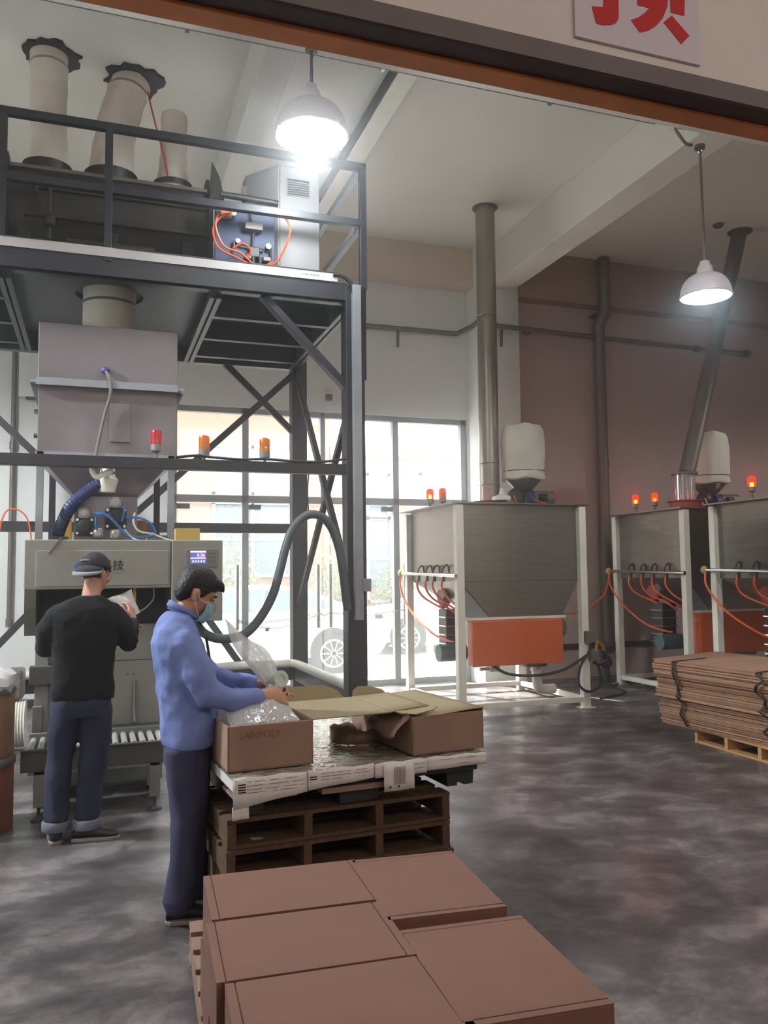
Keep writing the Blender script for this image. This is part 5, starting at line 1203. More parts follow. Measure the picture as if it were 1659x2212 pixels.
panel('front_flap', [TP(u0+OL+0.42, v0+0.0, zl+0.003), TP(u0+OL+0.64, v0-0.02, zl+0.018), TP(u0+OL+0.60, v0-0.055, zl+0.008), TP(u0+OL+0.50, v0-0.065, zl-0.005), TP(u0+OL+0.44, v0-0.035, zl-0.002)], M_cardin, lid)
# second carton
b2 = thing('open_carton', 'second brown carton on the packing board corner under the opened lid', 'box', TP(1.1, 0.4, TZ))
c0 = (0.885, 0.04)
def TB(a, b): 
    r = math.radians(3); return TP(c0[0]+a*math.cos(r)-b*math.sin(r), c0[1]+a*math.sin(r)+b*math.cos(r))
def b2box(a0, a1, b0, b1_, z0, z1):
    P = [TB(a0, b0), TB(a1, b0), TB(a1, b1_), TB(a0, b1_)]
    return MB().add([p+V((0, 0, TZ+z0)) for p in P]+[p+V((0, 0, TZ+z1)) for p in P], [(0,3,2,1),(4,5,6,7),(0,1,5,4),(1,2,6,5),(2,3,7,6),(3,0,4,7)])
b2box(0, 0.40, 0, 0.72, 0, th).build('bottom', M_cardd, b2)
b2box(0, 0.40, 0, th, 0, 0.185).build('front_wall', M_cardd, b2, bevel=0.002); b2box(0, 0.40, 0.72-th, 0.72, 0, 0.185).build('back_wall', M_cardd, b2)
b2box(0, th, 0, 0.72, 0, 0.185).build('side_wall', M_cardd, b2); b2box(0.40-th, 0.40, 0, 0.72, 0, 0.195).build('side_wall', M_cardd, b2)
mb = MB(); mb.grid(lambda a, b: TB(0.405-0.33*a, 0.0+0.72*b)+V((0, 0, TZ+0.198-0.03*a*a)), 6, 4); l2 = mb.build('lid', M_cardin, b2, smooth=True, solid=0.005)
mb = MB(); mb.grid(lambda a, b: TB(-0.004-0.09*math.sin(b*1.5), 0.02+0.30*a)+V((0, 0, TZ+0.18-0.085*b-0.02*b*math.sin(a*5))), 6, 5); mb.build('drooping_flap', M_cardd, b2, smooth=True, solid=0.004)
sc = thing('cardboard_scrap', 'low curled cardboard strip standing on the packing board by the second carton', 'scrap', TP(0.83, 0.5, TZ))
def strip(pts, h, nm):
    P = smoothpath([TP(*p, TZ) for p in pts], 6); mb = MB()
    mb.loft([[p, p+V((0, 0, h*(0.93+0.07*math.sin(i*1.3))))] for i, p in enumerate(P)], False, False); return mb.build(nm, M_cardd, sc, smooth=True, solid=0.005)
strip([(0.66, 0.60), (0.655, 0.50), (0.70, 0.43), (0.78, 0.40), (0.86, 0.44), (0.875, 0.55)], 0.075, 'front_strip'); strip([(0.66, 0.60), (0.70, 0.66), (0.80, 0.67), (0.87, 0.62)], 0.07, 'back_strip')

# clear bag in the open carton
cbg = thing('plastic_bag', 'big clear plastic bag slumped in the open carton, its neck gathered upward', 'bag', TP(0.2, 0.37, TZ+0.006))
rr = random.Random(9); rings = []
ctr = TP(u0+0.20, v0+0.285)
for z, rx, ry, ox in ((0.0, 0.165, 0.24, 0), (0.03, 0.185, 0.262, 0), (0.12, 0.188, 0.264, 0), (0.19, 0.182, 0.25, 0), (0.235, 0.165, 0.17, -0.005), (0.265, 0.115, 0.095, 0.0), (0.29, 0.055, 0.045, 0.04), (0.305, 0.03, 0.03, 0.075), (0.325, 0.024, 0.024, 0.085)):
    ring = []
    for k in range(40):
        a = 2*PI*k/40; c, s = math.cos(a), math.sin(a)
        q = (abs(c)**3.0+abs(s)**3.0)**(-1/3.0); w = 1+0.05*math.sin(5*a+z*30)*min(1, z*6)+0.04*math.sin(11*a+z*50)*min(1, z*5)
        p = ctr+V((0, -0.03*max(0, (z-0.2)/0.12), 0))+V((math.cos(TA), math.sin(TA), 0))*(rx*c*q*(w if z > 0.15 else 1)+ox)+V((-math.sin(TA), math.cos(TA), 0))*(ry*s*q*(w if z > 0.15 else 1))
        ring.append(p+V((0, 0, TZ+0.008+z+0.012*math.sin(3*a)*min(1, z*4))))
    rings.append(ring)
MB().loft(rings, True).build('filled_body', M_bag, cbg, smooth=True)
# flared empty mouth of the bag above the hands: a tilted, crumpled sheet pair
def flare(a, b, side):
    # a along height, b across; corners follow the tilted square mouth
    p = V((0.81, 4.06, 1.045)).lerp(V((0.71, 4.11, 1.30)), a)
    w = 0.03+0.125*math.sin(min(1, a*1.15)*PI*0.62)
    acr = V((0.80, 0.1, -0.62)).normalized()
    q = p+acr*(w*(2*b-1))+V((0, side*0.03*math.sin(PI*b)*(0.4+a), 0))
    q += V((0.006*math.sin(9*a+7*b), 0.008*math.sin(12*b+5*a+side), 0.008*math.sin(8*b-6*a)))
    if a > 0.85: pass
    return q
for sd in (-1, 1):
    mb = MB(); mb.grid(lambda a, b: flare(b, a, sd), 12, 12); mb.build('open_mouth', M_bagp, cbg, smooth=True)

# ================================================================== FLAT CARDBOARD STACK
fs = thing('flat_carton_bundle', 'tall stack of flattened brown cartons with black straps on a light pallet', 'cartons', (5.75, 5.6, 0.13))
ang = math.radians(-4)
def FP(u, v, z): # u across to +X, v toward the camera
    o = V((5.19, 6.86, 0)); return o+V((math.cos(0.30), math.sin(0.30), 0))*u*1.0+V((0.05, -1.0, 0)).normalized()*v+V((0, 0, z))
rr = random.Random(21)
z = 0.133; k = 0; Ztop = 0.735
edge = []
while z < Ztop-0.004:
    tkn = rr.choice((0.007, 0.008, 0.010, 0.012)); off = 0.012*rr.uniform(-1, 1)+0.018*math.sin(k*0.33)-0.03*(1-(z/Ztop))*-1.0
    if rr.random() < 0.10: off -= 0.03
    j2 = 0.02*rr.uniform(-1, 1)
    z2 = min(z+tkn, Ztop)
    P = [FP(off, j2+(0.10*(1-z/Ztop)), z), FP(1.10+off, j2, z), FP(1.10+off, 2.3, z), FP(off+0.02, 2.3, z)]
    sag = 0.0
    MB().add(P+[p+V((0, 0, z2-z-0.0012)) for p in P], [(0,3,2,1),(4,5,6,7),(0,1,5,4),(1,2,6,5),(2,3,7,6),(3,0,4,7)]).build('flat_carton', M_flat if rr.random() < 0.55 else M_flatd, fs)
    edge.append((z, off)); z = z2; k += 1
def strap(v, top_u, seed, zig):
    q = random.Random(seed); pts = [FP(top_u, v+0.02, Ztop+0.004)]
    pts.append(FP(0.0, v, Ztop+0.004)); pts.append(FP(-0.03, v, Ztop-0.01))
    for i in range(1, 12):
        zz = Ztop-(Ztop-0.15)*i/11
        off = min([abs(e[0]-zz) for e in edge]); o = [e[1] for e in edge if abs(e[0]-zz) == off][0]
        pts.append(FP(o-0.035, v+zig*(0.06*math.sin(i*1.9)+0.02*q.uniform(-1, 1))+0.012*i, zz))
    mb = MB(); rings = []
    for i, p in enumerate(pts):
        rings.append([p+V((0.0, -0.018, 0)), p+V((0.0, 0.018, 0))])
    mb.loft(rings, False, False); mb.build('strap', M_strap, fs, solid=0.003)
strap(0.30, 0.5, 1, 0.35); strap(1.30, 0.7, 2, 1.0); strap(2.1, 0.7, 4, 0.6)
pallet('wooden_pallet', 'pale wooden pallet under the stack of flattened cartons', 'pallet', 5.80, 5.36, 0, -0.05, 1.10, 2.10, 0.132, M_woodl, nb=6, runners=6)
# ================================================================== PEOPLE
def limb(mb, pts, n=14):
    """tapered limb: (x, y, z, radius across, radius fore-aft)"""
    P = [V(p[:3]) for p in pts]; rings = []
    up = None
    for i, p in enumerate(P):
        d = (P[min(i+1, len(P)-1)]-P[max(i-1, 0)]).normalized()
        ref = V((0, 1, 0)) if abs(d.y) < 0.9 else V((1, 0, 0))
        a = d.cross(ref).normalized() if abs(d.y) < 0.9 else ref
        if abs(d.y) >= 0.9: a = (a-d*a.dot(d)).normalized()
        u = a.cross(d).normalized()
        r1, r2 = pts[i][3], pts[i][4] if len(pts[i]) > 4 else pts[i][3]
        rings.append([p+a*(r1*math.cos(2*PI*k/n))+u*(r2*math.sin(2*PI*k/n)) for k in range(n)])
    mb.loft(rings, True)
    for i in (0, -1):
        r = min(pts[i][3:5]) if len(pts[i]) > 4 else pts[i][3]
        mb.ell(P[i], (r*0.95, r*0.95, r*0.95), n=10, m=6)

def torso(mb, rows, n=20):
    """rows of (cx, cy, z, half width x, half depth y)"""
    mb.loft([[V((c[0]+c[3]*math.copysign(abs(math.cos(2*PI*k/n))**0.85, math.cos(2*PI*k/n)), c[1]+c[4]*math.copysign(abs(math.sin(2*PI*k/n))**0.85, math.sin(2*PI*k/n)), c[2])) for k in range(n)] for c in rows], True)

def finger(mb, base, d, nrm, L, r, curl):
    """three bones bending toward -nrm"""
    p = V(base); d = V(d).normalized(); nrm = V(nrm).normalized(); pts = [p.copy()]; side = d.cross(nrm)
    for k, l in enumerate((0.45, 0.32, 0.23)):
        ang = curl*(0.6+0.4*k)
        d = (Matrix.Rotation(-ang, 3, side) @ d).normalized()
        p = p+d*(L*l); pts.append(p.copy())
    mb.tube(pts, [r, r*0.97, r*0.9, r*0.72], 10)
    mb.ell(pts[-1], (r*0.72,)*3, n=8, m=5); mb.ell(pts[0], (r,)*3, n=8, m=5); mb.ell(pts[1], (r*1.02,)*3, n=8, m=5); mb.ell(pts[2], (r*0.97,)*3, n=8, m=5)

def hand(mb, wrist, d, nrm, curl=0.5, s=1.0, thumb_side=1, curls=None):
    """palm from the wrist along d, back of the hand toward nrm, thumb on thumb_side"""
    w = V(wrist); d = V(d).normalized(); nrm = V(nrm); nrm = (nrm-d*nrm.dot(d)).normalized(); sd = d.cross(nrm)*thumb_side
    n = 14; rings = []
    for t, hw, ht in ((-0.02, 0.026, 0.021), (0.0, 0.029, 0.019), (0.03, 0.038, 0.017), (0.065, 0.042, 0.015), (0.092, 0.040, 0.012)):
        rings.append([w+d*(t*s)+sd*(hw*s*math.cos(2*PI*k/n))+nrm*(ht*s*math.sin(2*PI*k/n)) for k in range(n)])
    mb.loft(rings, True)
    lens = (0.076, 0.085, 0.079, 0.062)
    for k in range(4):
        off = 0.031-0.0207*k
        b = w+d*((0.088-(0.006 if k in (0, 3) else 0.0))*s)+sd*(off*s)
        dd = (d+sd*(0.10*(1.5-k)/1.5)).normalized()
        finger(mb, b, dd, nrm, lens[k]*s, 0.0088*s, curls[k] if curls else curl)
    tb = w+d*(0.025*s)+sd*(0.026*s)-nrm*(0.004*s)
    td = (d*0.55+sd*0.75-nrm*0.25).normalized()
    p1 = tb+td*(0.042*s); p2 = p1+(td*0.6+d*0.6-nrm*0.2).normalized()*(0.032*s); p3 = p2+(d*0.9-nrm*0.2).normalized()*(0.024*s)
    mb.tube([tb-td*0.012*s, tb, p1, p2, p3], [0.013*s, 0.0145*s, 0.0115*s, 0.0105*s, 0.008*s], 10); mb.ell(p3, (0.008*s,)*3, n=8, m=5)

def head(mb, c, f, up, s=1.0):
    """c centre of the skull, f facing direction, up of the head"""
    c = V(c); f = V(f).normalized(); up = V(up); up = (up-f*up.dot(f)).normalized(); r = f.cross(up)
    def el(x, y, z, a, b, h, n=16, m=10):
        cc = c+r*x+f*y+up*z; rings = []
        for i in range(m+1):
            t = PI*(0.02+0.96*i/m)
            rings.append([cc+r*(a*math.sin(t)*math.cos(2*PI*k/n))+f*(b*math.sin(t)*math.sin(2*PI*k/n))-up*(h*math.cos(t)) for k in range(n)])
        mb.loft(rings, True)
    el(0, -0.005, 0.03, 0.074, 0.094, 0.088)            # skull
    el(0, 0.025, -0.035, 0.060, 0.068, 0.078)           # face
    el(0, 0.040, -0.090, 0.038, 0.042, 0.032)           # chin
    el(0, 0.075, 0.022, 0.050, 0.022, 0.016)            # brow
    el(0, 0.104, -0.025, 0.011, 0.022, 0.026)           # nose
    el(0, 0.118, -0.038, 0.015, 0.014, 0.011)
    el(0, 0.092, -0.068, 0.024, 0.012, 0.007); el(0, 0.090, -0.078, 0.021, 0.012, 0.007)   # lips
    for sx in (-1, 1):
        el(sx*0.036, 0.072, -0.030, 0.022, 0.022, 0.020)   # cheeks
        el(sx*0.073, -0.005, -0.018, 0.009, 0.020, 0.033); el(sx*0.078, -0.010, -0.008, 0.008, 0.018, 0.020)   # ears
    return c, f, up, r
def eyes(parent, c, f, up, r):
    for sx in (-1, 1):
        mb = MB(); mb.ell(c+r*(sx*0.031)+f*0.079+up*0.002, (0.011, 0.010, 0.007)); e = mb.build('eye', M_eye, parent, smooth=True)
        mb = MB(); mb.ell(c+r*(sx*0.031)+f*0.089+up*0.002, (0.005, 0.005, 0.005), n=10, m=6); mb.build('iris', M_ink, e, smooth=True)
        mb = MB(); mb.tube([c+r*(sx*0.016)+f*0.094+up*0.020, c+r*(sx*0.033)+f*0.094+up*0.025, c+r*(sx*0.05)+f*0.082+up*0.020], 0.0045, 6); mb.build('eyebrow', M_hair, parent, smooth=True)

# ---- man in black, seen from behind, reading a bag at the filling machine
p1 = thing('person', 'man in black sweater and dark jeans with a backward cap, facing the filling machine', 'person', (-0.05, 5.52, 0))
B1 = V((-0.05, 5.52, 0))
def sh(mb, o): mb.v = [p+o for p in mb.v]; return mb
hc1 = V((0.052, 0.075, 1.628)); hf1 = V((0.66, 0.75, -0.20)); hu1 = V((0.10, 0.15, 1.0))
mb = MB()
hd1 = head(mb, hc1, hf1, hu1)
limb(mb, [(0.02, 0.0, 1.40, 0.062, 0.062), (0.03, 0.03, 1.50, 0.056, 0.058), (0.045, 0.055, 1.58, 0.055, 0.058)])
torso(mb, [(-0.02, 0, 0.80, 0.11, 0.075), (-0.01, 0, 0.95, 0.14, 0.095), (0, 0, 1.10, 0.15, 0.10), (0, 0.0, 1.28, 0.17, 0.10), (0, 0, 1.40, 0.15, 0.08), (0.01, 0.0, 1.46, 0.07, 0.06)])
limb(mb, [(0.17, 0.0, 1.37, 0.05), (0.262, 0.06, 1.17, 0.042), (0.285, 0.20, 1.24, 0.035), (0.295, 0.30, 1.30, 0.028)])
limb(mb, [(-0.17, 0.0, 1.37, 0.05), (-0.235, 0.08, 1.16, 0.042), (-0.14, 0.25, 1.21, 0.034), (-0.02, 0.34, 1.26, 0.028)])
limb(mb, [(-0.09, 0, 0.82, 0.055), (-0.14, 0.02, 0.48, 0.055), (-0.15, -0.01, 0.10, 0.038)])
limb(mb, [(0.06, 0, 0.82, 0.055), (0.06, 0.02, 0.48, 0.055), (0.015, -0.03, 0.10, 0.038)])
hand(mb, (0.297, 0.315, 1.315), (-0.10, 0.35, 0.55), (0.75, -0.5, 0.2), 0.55, 1.0, -1)
hand(mb, (-0.01, 0.345, 1.265), (0.8, 0.3, 0.25), (0.1, -0.6, -0.6), 0.6, 1.0, 1)
sh(mb, B1)
put('body', remesh(mb, 'body', 0.0065, 3, B1), M_skin, p1)
eyes(p1, hd1[0]+B1, hd1[1], hd1[2], hd1[3])
mb = MB()     # hair below the cap
c, f, up_, r_ = hd1
def hcap(mb, c, f, up, r, ang0, ang1, rad, z0, z1, n=18):
    rings = []
    for j in range(7):
        z = z0+(z1-z0)*j/6; q = math.sqrt(max(0.02, 1-((z-0.03)/0.098)**2))
        rings.append([c+up*z+(r*(rad[0]*q*math.sin(ang0+(ang1-ang0)*k/n))-f*(rad[1]*q*math.cos(ang0+(ang1-ang0)*k/n)))-f*0.005 for k in range(n+1)])
    return mb.loft(rings, False, False)
hcap(mb, c+B1, f, up_, r_, -1.75, 1.75, (0.0785, 0.099), -0.055, 0.05).build('hair', M_hair, p1, smooth=True, solid=0.006)
mb = MB(); rings = []     # cap crown
for j in range(10):
    t = j/9*PI/2; q = math.cos(t)
    rings.append([c+B1+up_*(0.022+0.108*math.sin(t))-f*0.006+r_*((0.086*q+0.0008)*math.cos(2*PI*k/28))+f*((0.107*q+0.0008)*math.sin(2*PI*k/28)) for k in range(28)])
cp = mb.loft(rings, False).build('cap', M_cap, p1, smooth=True, solid=0.004)
mb = MB()                 # visor hangs over the nape, at the back left
for nm, a0, a1, w, dz, m_ in (('visor', 2.35, 4.45, 0.050, -0.050, M_cap), ('visor_trim', 2.30, 4.50, 0.016, -0.024, M_capgrey)):
    mb = MB(); rings = []
    for k in range(15):
        a = a0+(a1-a0)*k/14; bell = math.sin(PI*k/14)**0.6
        di = (f*math.cos(a)*0.107-r_*math.sin(a)*0.086)
        b0 = c+B1-f*0.006+up_*0.024+di
        on = di.normalized()
        s0 = 0 if nm == 'visor' else 1
        i0 = b0+on*(0.050*bell*s0)+up_*(-0.050*bell*s0-0.004*s0); i1 = i0+on*(w*bell)+up_*(dz*bell-0.004)
        rings.append([i0, i1])
    mb.loft(rings, False, False).build(nm, m_, cp, smooth=True, solid=0.005)
mb = MB(); rings = []
for k in range(9):
    a = 2.7+0.9*k/8; di = (f*math.cos(a)*0.112-r_*math.sin(a)*0.091); rings.append([c+B1-f*0.006+up_*0.052+di, c+B1-f*0.006+up_*0.060+di*0.995])
mb.loft(rings, False, False).build('cap_stripe', M_capgrey, cp, smooth=True, solid=0.003)
mb = MB()
torso(mb, [(-0.01, 0.0, 0.845, 0.188, 0.125), (-0.01, 0.0, 0.90, 0.192, 0.132), (-0.01, 0.0, 1.0, 0.185, 0.130), (-0.01, 0.005, 1.12, 0.188, 0.130), (-0.005, 0.0, 1.25, 0.205, 0.130), (0.0, 0.0, 1.34, 0.218, 0.125), (0.0, 0.0, 1.405, 0.198, 0.105), (0.005, 0.01, 1.455, 0.135, 0.085), (0.02, 0.02, 1.485, 0.066, 0.066)], 26)
limb(mb, [(0.155, 0.0, 1.375, 0.070, 0.075), (0.215, 0.015, 1.28, 0.077, 0.08), (0.262, 0.06, 1.175, 0.065, 0.068), (0.285, 0.19, 1.235, 0.052), (0.294, 0.29, 1.295, 0.042)], 18)
limb(mb, [(-0.155, 0.0, 1.375, 0.070, 0.078), (-0.21, 0.02, 1.28, 0.082, 0.088), (-0.235, 0.08, 1.165, 0.068, 0.07), (-0.14, 0.25, 1.21, 0.050), (-0.05, 0.32, 1.25, 0.042)], 18)
sh(mb, B1); put('sweater', folds(remesh(mb, 'sweater', 0.011, 5, B1), 0.008, 9, 0.3, (1, 1, 1.4)), M_sweater, p1)
mb = MB()
torso(mb, [(-0.02, 0, 0.74, 0.172, 0.122), (-0.02, 0, 0.82, 0.178, 0.125), (-0.02, 0, 0.90, 0.170, 0.115)], 22)
limb(mb, [(-0.10, 0.0, 0.79, 0.098, 0.112), (-0.125, 0.02, 0.62, 0.092, 0.10), (-0.14, 0.03, 0.47, 0.078, 0.085), (-0.15, 0.015, 0.30, 0.076, 0.08), (-0.152, 0.0, 0.12, 0.074, 0.078)], 18)
limb(mb, [(0.065, 0.0, 0.79, 0.100, 0.112), (0.07, 0.02, 0.62, 0.095, 0.10), (0.058, 0.03, 0.47, 0.084, 0.086), (0.04, 0.01, 0.30, 0.078, 0.08), (0.025, -0.02, 0.12, 0.074, 0.078)], 18)
sh(mb, B1); tr1 = put('jeans', folds(remesh(mb, 'jeans', 0.011, 3, B1), 0.010, 10), M_jeans, p1)
for x, y in ((-0.152, 0.0), (0.022, -0.022)):
    MB().lathe([(0.078, 0.0), (0.083, 0.008), (0.084, 0.05), (0.079, 0.058)], B1+V((x, y, 0.068)), n=22).build('turned_cuff', M_cuff, tr1, smooth=True)
def shoe(parent, heel, d, L=0.275, s=1.0):
    heel = V(heel); d = V(d).normalized(); sd = d.cross(V((0, 0, 1)))
    n = 18; mb = MB(); rings = []
    for t, w, h in ((0.0, 0.026, 0.055), (0.02, 0.036, 0.085), (0.08, 0.040, 0.095), (0.13, 0.042, 0.080), (0.18, 0.046, 0.060), (0.23, 0.044, 0.048), (0.262, 0.032, 0.040), (0.275, 0.016, 0.030)):
        t *= L/0.275; rings.append([heel+d*t+sd*(w*math.cos(2*PI*k/n))+V((0, 0, max(0.018, 0.018+(h-0.018)*(0.5+0.5*math.sin(2*PI*k/n))))) for k in range(n)])
    o = mb.loft(rings, True).build('shoe', M_shoe, parent, smooth=True)
    mb = MB(); ol = []
    for t, w in ((-0.003, 0.024), (0.02, 0.039), (0.08, 0.042), (0.14, 0.045), (0.19, 0.049), (0.24, 0.046), (0.268, 0.032), (0.28, 0.014)): ol.append((t*L/0.275, w))
    poly = [(t, w) for t, w in ol]+[(t, -w) for t, w in reversed(ol)]
    mb.prism(poly, heel, d, sd, (0, 0, 0.02)).build('sole', M_sole, o, bevel=0.004)
shoe(p1, B1+V((-0.148, -0.075, 0)), (-0.08, 1, 0)); shoe(p1, B1+V((-0.06, -0.035, 0)), (1, -0.10, 0))
pb = thing('plastic_bag', 'small clear plastic bag lifted in the hand of the man in black', 'bag', (0.18, 5.9, 1.3))
def smallbag(a, b, s):
    p = V((0.245, 5.93, 1.335))+V((0.005, 0.0, 0.055))*0+V((-0.55, 0.15, 0.83))*(0.17*b)+V((0.80, 0.1, 0.35))*((a-0.45)*0.15*(0.75+0.5*b))
    return p+V((0.004*math.sin(9*a+5*b), s*(0.004+0.022*math.sin(PI*a)*math.sin(PI*min(1, b+0.1)))+0.006*math.sin(8*a+4*b), 0.006*math.sin(7*b+6*a)))
for s in (-1, 1):
    mb = MB(); mb.grid(lambda a, b: smallbag(a, b, s), 12, 12); mb.build('film', M_bagp, pb, smooth=True)

# ---- man in the blue jacket, in profile, gathering the neck of the bag
B2 = V((0.43, 4.17, 0))
p2 = thing('person', 'man in blue work jacket, navy trousers and face mask, bowing over the open carton', 'person', B2)
hc2 = V((0.045, 0.0, 1.520)); hf2 = V((0.86, 0.06, -0.50)); hu2 = V((0.50, 0.0, 0.86))
mb = MB()
hd2 = head(mb, hc2, hf2, hu2)
limb(mb, [(-0.05, 0, 1.33, 0.065, 0.065), (-0.015, 0.0, 1.41, 0.057, 0.06), (0.02, 0.0, 1.47, 0.055, 0.058)])
torso(mb, [(0.0, 0, 0.78, 0.065, 0.11), (0.0, 0, 0.95, 0.085, 0.13), (-0.02, 0, 1.12, 0.095, 0.14), (-0.04, 0, 1.26, 0.09, 0.15), (-0.05, 0, 1.33, 0.08, 0.13), (-0.04, 0, 1.38, 0.06, 0.07)])
limb(mb, [(-0.02, -0.17, 1.27, 0.05), (0.09, -0.20, 1.03, 0.042), (0.22, -0.215, 1.01, 0.035), (0.325, -0.205, 1.02, 0.027)])
limb(mb, [(-0.02, 0.17, 1.27, 0.05), (0.14, 0.21, 1.06, 0.042), (0.25, 0.08, 1.05, 0.035), (0.345, -0.035, 1.055, 0.027)])
limb(mb, [(0.0, -0.08, 0.82, 0.055), (0.01, -0.10, 0.46, 0.05), (-0.03, -0.12, 0.10, 0.038)])
limb(mb, [(0.0, 0.08, 0.82, 0.055), (0.04, 0.08, 0.46, 0.05), (0.06, 0.08, 0.10, 0.038)])
hand(mb, (0.335, -0.202, 1.022), (0.94, 0.30, -0.06), (0.1, -0.85, 0.45), 0.75, 1.1, 1, (0.5, 0.7, 0.8, 0.85))
hand(mb, (0.355, -0.045, 1.055), (0.92, -0.30, -0.10), (0.1, 0.75, 0.55), 0.75, 1.1, -1, (0.10, 0.7, 0.8, 0.85))
sh(mb, B2); put('body', remesh(mb, 'body', 0.0065, 3, B2), M_skin, p2)
eyes(p2, hd2[0]+B2, hd2[1], hd2[2], hd2[3])
# hair: a close shell over the skull, fuller on top and at the fringe
c, f, up_, r_ = hd2
mb = MB()
def hel(x, y, z, a, b, h, n=18, m=11):
    cc = c+B2+r_*x+f*y+up_*z; rings = []
    for i in range(m+1):
        t = PI*(0.02+0.96*i/m)
        rings.append([cc+r_*(a*math.sin(t)*math.cos(2*PI*k/n))+f*(b*math.sin(t)*math.sin(2*PI*k/n))-up_*(h*math.cos(t)) for k in range(n)])
    mb.loft(rings, True)
hel(0, -0.012, 0.048, 0.081, 0.099, 0.086)
hel(0, -0.055, -0.005, 0.072, 0.052, 0.075)
hel(0, 0.06, 0.078, 0.062, 0.050, 0.034)
for sx in (-1, 1): hel(sx*0.060, 0.012, 0.025, 0.020, 0.030, 0.045)
rr = random.Random(2)
for k in range(26):
    a = rr.uniform(-1.2, 1.2); b0 = c+B2+f*(0.075+0.02*rr.random())+r_*(0.055*math.sin(a))+up_*(0.075+0.02*rr.random())
    mb.tube([b0-f*0.03, b0, b0+f*0.022-up_*0.022+r_*0.01*rr.uniform(-1, 1)], [0.010, 0.010, 0.003], 6)
put('hair', remesh(mb, 'hair', 0.007, 2, B2), M_hair, p2)
# face mask with ear loops
mb = MB(); mk = lambda a, b: c+B2+f*(0.030+0.098*math.cos((a-0.5)*2.3)*(1-0.20*abs(b-0.45)*2))+r_*(0.068*math.sin((a-0.5)*2.5))+up_*(-0.018-0.10*b)
mb.grid(mk, 16, 8); mk_o = mb.build('face_mask', M_mask, p2, smooth=True, solid=0.003)
for sx in (-1, 1):
    e = 0.5+sx*0.5
    for b in (0.08, 0.85): MB().tube(smoothpath([mk(e, b), c+B2+r_*(sx*0.077)+f*0.02+up_*(-0.02-0.05*b), c+B2+r_*(sx*0.084)-f*0.016+up_*(0.008-0.03*b)], 5), 0.0016, 5).build('ear_loop', M_paper, mk_o)
mb = MB()
torso(mb, [(0.012, 0, 0.785, 0.122, 0.178), (0.01, 0, 0.82, 0.132, 0.187), (0.01, 0, 0.92, 0.136, 0.19), (-0.004, 0, 1.05, 0.135, 0.19), (-0.025, 0, 1.17, 0.132, 0.20), (-0.05, 0, 1.28, 0.124, 0.205), (-0.052, 0, 1.345, 0.108, 0.175), (-0.045, 0, 1.39, 0.085, 0.115), (-0.03, 0, 1.425, 0.068, 0.078)], 26)
limb(mb, [(-0.03, -0.155, 1.29, 0.072, 0.068), (0.03, -0.195, 1.15, 0.080, 0.076), (0.085, -0.21, 1.045, 0.073, 0.070), (0.20, -0.212, 1.01, 0.060, 0.058), (0.312, -0.206, 1.018, 0.048, 0.046)], 18)
limb(mb, [(-0.03, 0.155, 1.29, 0.072, 0.068), (0.06, 0.20, 1.17, 0.078, 0.074), (0.14, 0.18, 1.07, 0.070, 0.068), (0.24, 0.09, 1.05, 0.058, 0.056), (0.33, -0.022, 1.055, 0.047, 0.045)], 18)
# sleeve folds
for q in ((0.11, -0.21, 1.055), (0.15, -0.205, 1.03), (0.05, -0.205, 1.11), (0.19, -0.20, 1.02)): mb.ell(V(q), (0.03, 0.062, 0.062), (0, 0.5, 0.3), 12, 8)
sh(mb, B2); jk = put('jacket', folds(remesh(mb, 'jacket', 0.009, 4, B2), 0.016, 9, 0.7, (1, 1, 0.9)), M_jacket, p2)
mb = MB(); rings = []
for k in range(22):
    a = 2*PI*k/21
    d = V((math.cos(a), math.sin(a), 0)); b0 = B2+V((-0.026, 0, 1.412))+V((d.x*0.066, d.y*0.074, -0.030*d.x)); rings.append([b0, b0+V((0.004*d.x+0.010, 0.0, 0.034-0.008*d.x)), b0+V((0.014*d.x+0.008, 0.012*d.y, 0.016-0.02*max(0, d.x)))])
mb.loft(rings, False, False).build('collar', M_jacket, jk, smooth=True, solid=0.005)
MB().beam(B2+V((0.09, -0.02, 1.30)), B2+V((0.150, -0.01, 0.95)), 0.012, 0.012).build('zip', M_trous, jk)
mb = MB()
torso(mb, [(0.005, 0, 0.70, 0.112, 0.165), (0.005, 0, 0.78, 0.114, 0.168), (0.0, 0, 0.86, 0.115, 0.155)], 22)
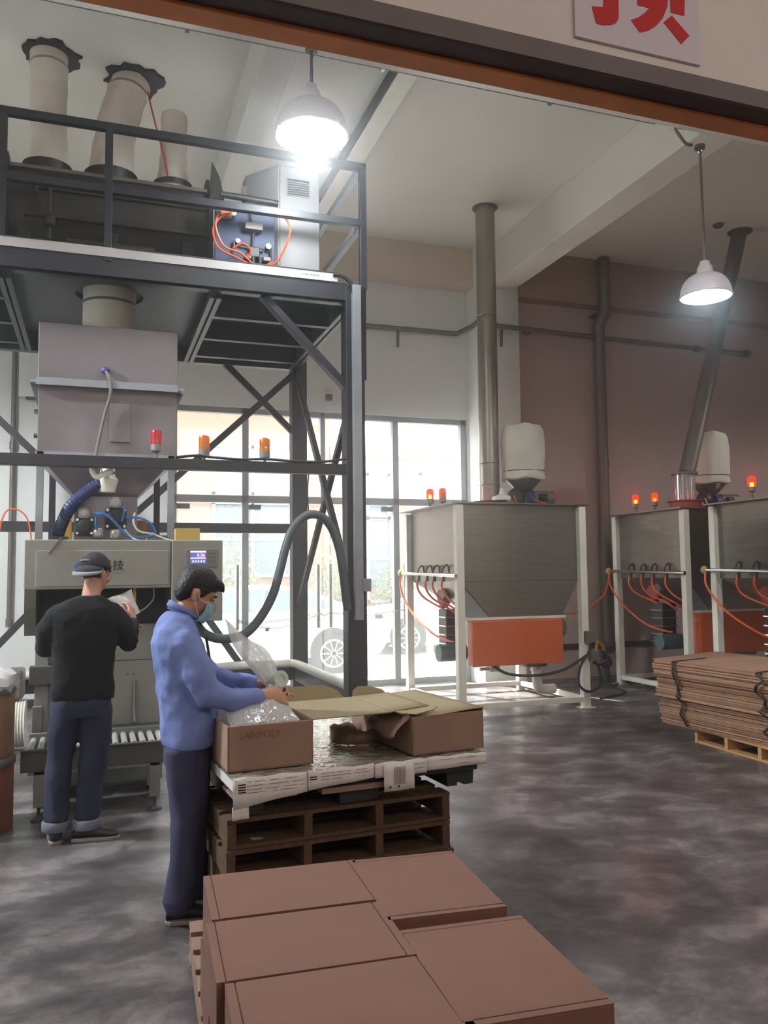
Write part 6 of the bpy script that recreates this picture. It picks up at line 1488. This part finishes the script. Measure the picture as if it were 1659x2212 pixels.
limb(mb, [(0.0, -0.085, 0.78, 0.110, 0.098), (0.0, -0.095, 0.60, 0.100, 0.092), (0.005, -0.10, 0.45, 0.084, 0.082), (-0.02, -0.115, 0.28, 0.078, 0.076), (-0.035, -0.12, 0.09, 0.076, 0.074)], 18)
limb(mb, [(0.01, 0.085, 0.78, 0.108, 0.098), (0.03, 0.085, 0.60, 0.098, 0.092), (0.04, 0.08, 0.45, 0.082, 0.082), (0.05, 0.08, 0.28, 0.076, 0.076), (0.055, 0.08, 0.09, 0.074, 0.074)], 18)
sh(mb, B2); put('trousers', folds(remesh(mb, 'trousers', 0.011, 3, B2), 0.012, 9), M_trous, p2)
shoe(p2, B2+V((-0.10, -0.12, 0)), (1, -0.10, 0), 0.27); shoe(p2, B2+V((-0.01, 0.08, 0)), (1, 0.05, 0), 0.27)
# tape roll on the hands
tp = thing('tape_roll', 'pale round tape roll held on top of the gathered bag neck', 'tape', (0.82, 4.07, 1.06))
MB().lathe([(0.022, -0.022), (0.042, -0.022), (0.042, 0.022), (0.022, 0.022), (0.022, -0.022)], (0.865, 4.06, 1.085), (0.35, -0.9, 0.25), 26, False).build('roll', M_tape, tp, smooth=True)
MB().lathe([(0.002, -0.018), (0.022, -0.018), (0.022, 0.018), (0.002, 0.018)], (0.865, 4.06, 1.085), (0.35, -0.9, 0.25), 22, True).build('core', M_tape, tp, smooth=True)
MB().beam((0.80, 4.09, 1.09), (0.90, 4.08, 1.10), 0.03, 0.012).build('tape_strip', M_tape, tp, bevel=0.002)

# ================================================================== DUSTY AIR, ADDED ALSO TO MIMIC LENS GLARE
hm = bpy.data.materials.new('dusty_air_glare'); hm.use_nodes = True
_n = hm.node_tree; _n.nodes.remove(_n.nodes['Principled BSDF'])
_v = _n.nodes.new('ShaderNodeVolumeScatter'); _v.inputs['Color'].default_value = (0.97, 0.98, 1.0, 1); _v.inputs['Density'].default_value = 0.016; _v.inputs['Anisotropy'].default_value = 0.88
_n.links.new(_v.outputs[0], _n.nodes['Material Output'].inputs['Volume'])
hz = MB().box((-5.95, 2.98, 0.004), (12.95, 11.19, 6.445)).build('haze', hm)
tag(hz, 'thin dusty haze filling the packing hall, also mimicking lens glare', 'haze', kind='stuff')
SC.cycles.volume_bounces = 1
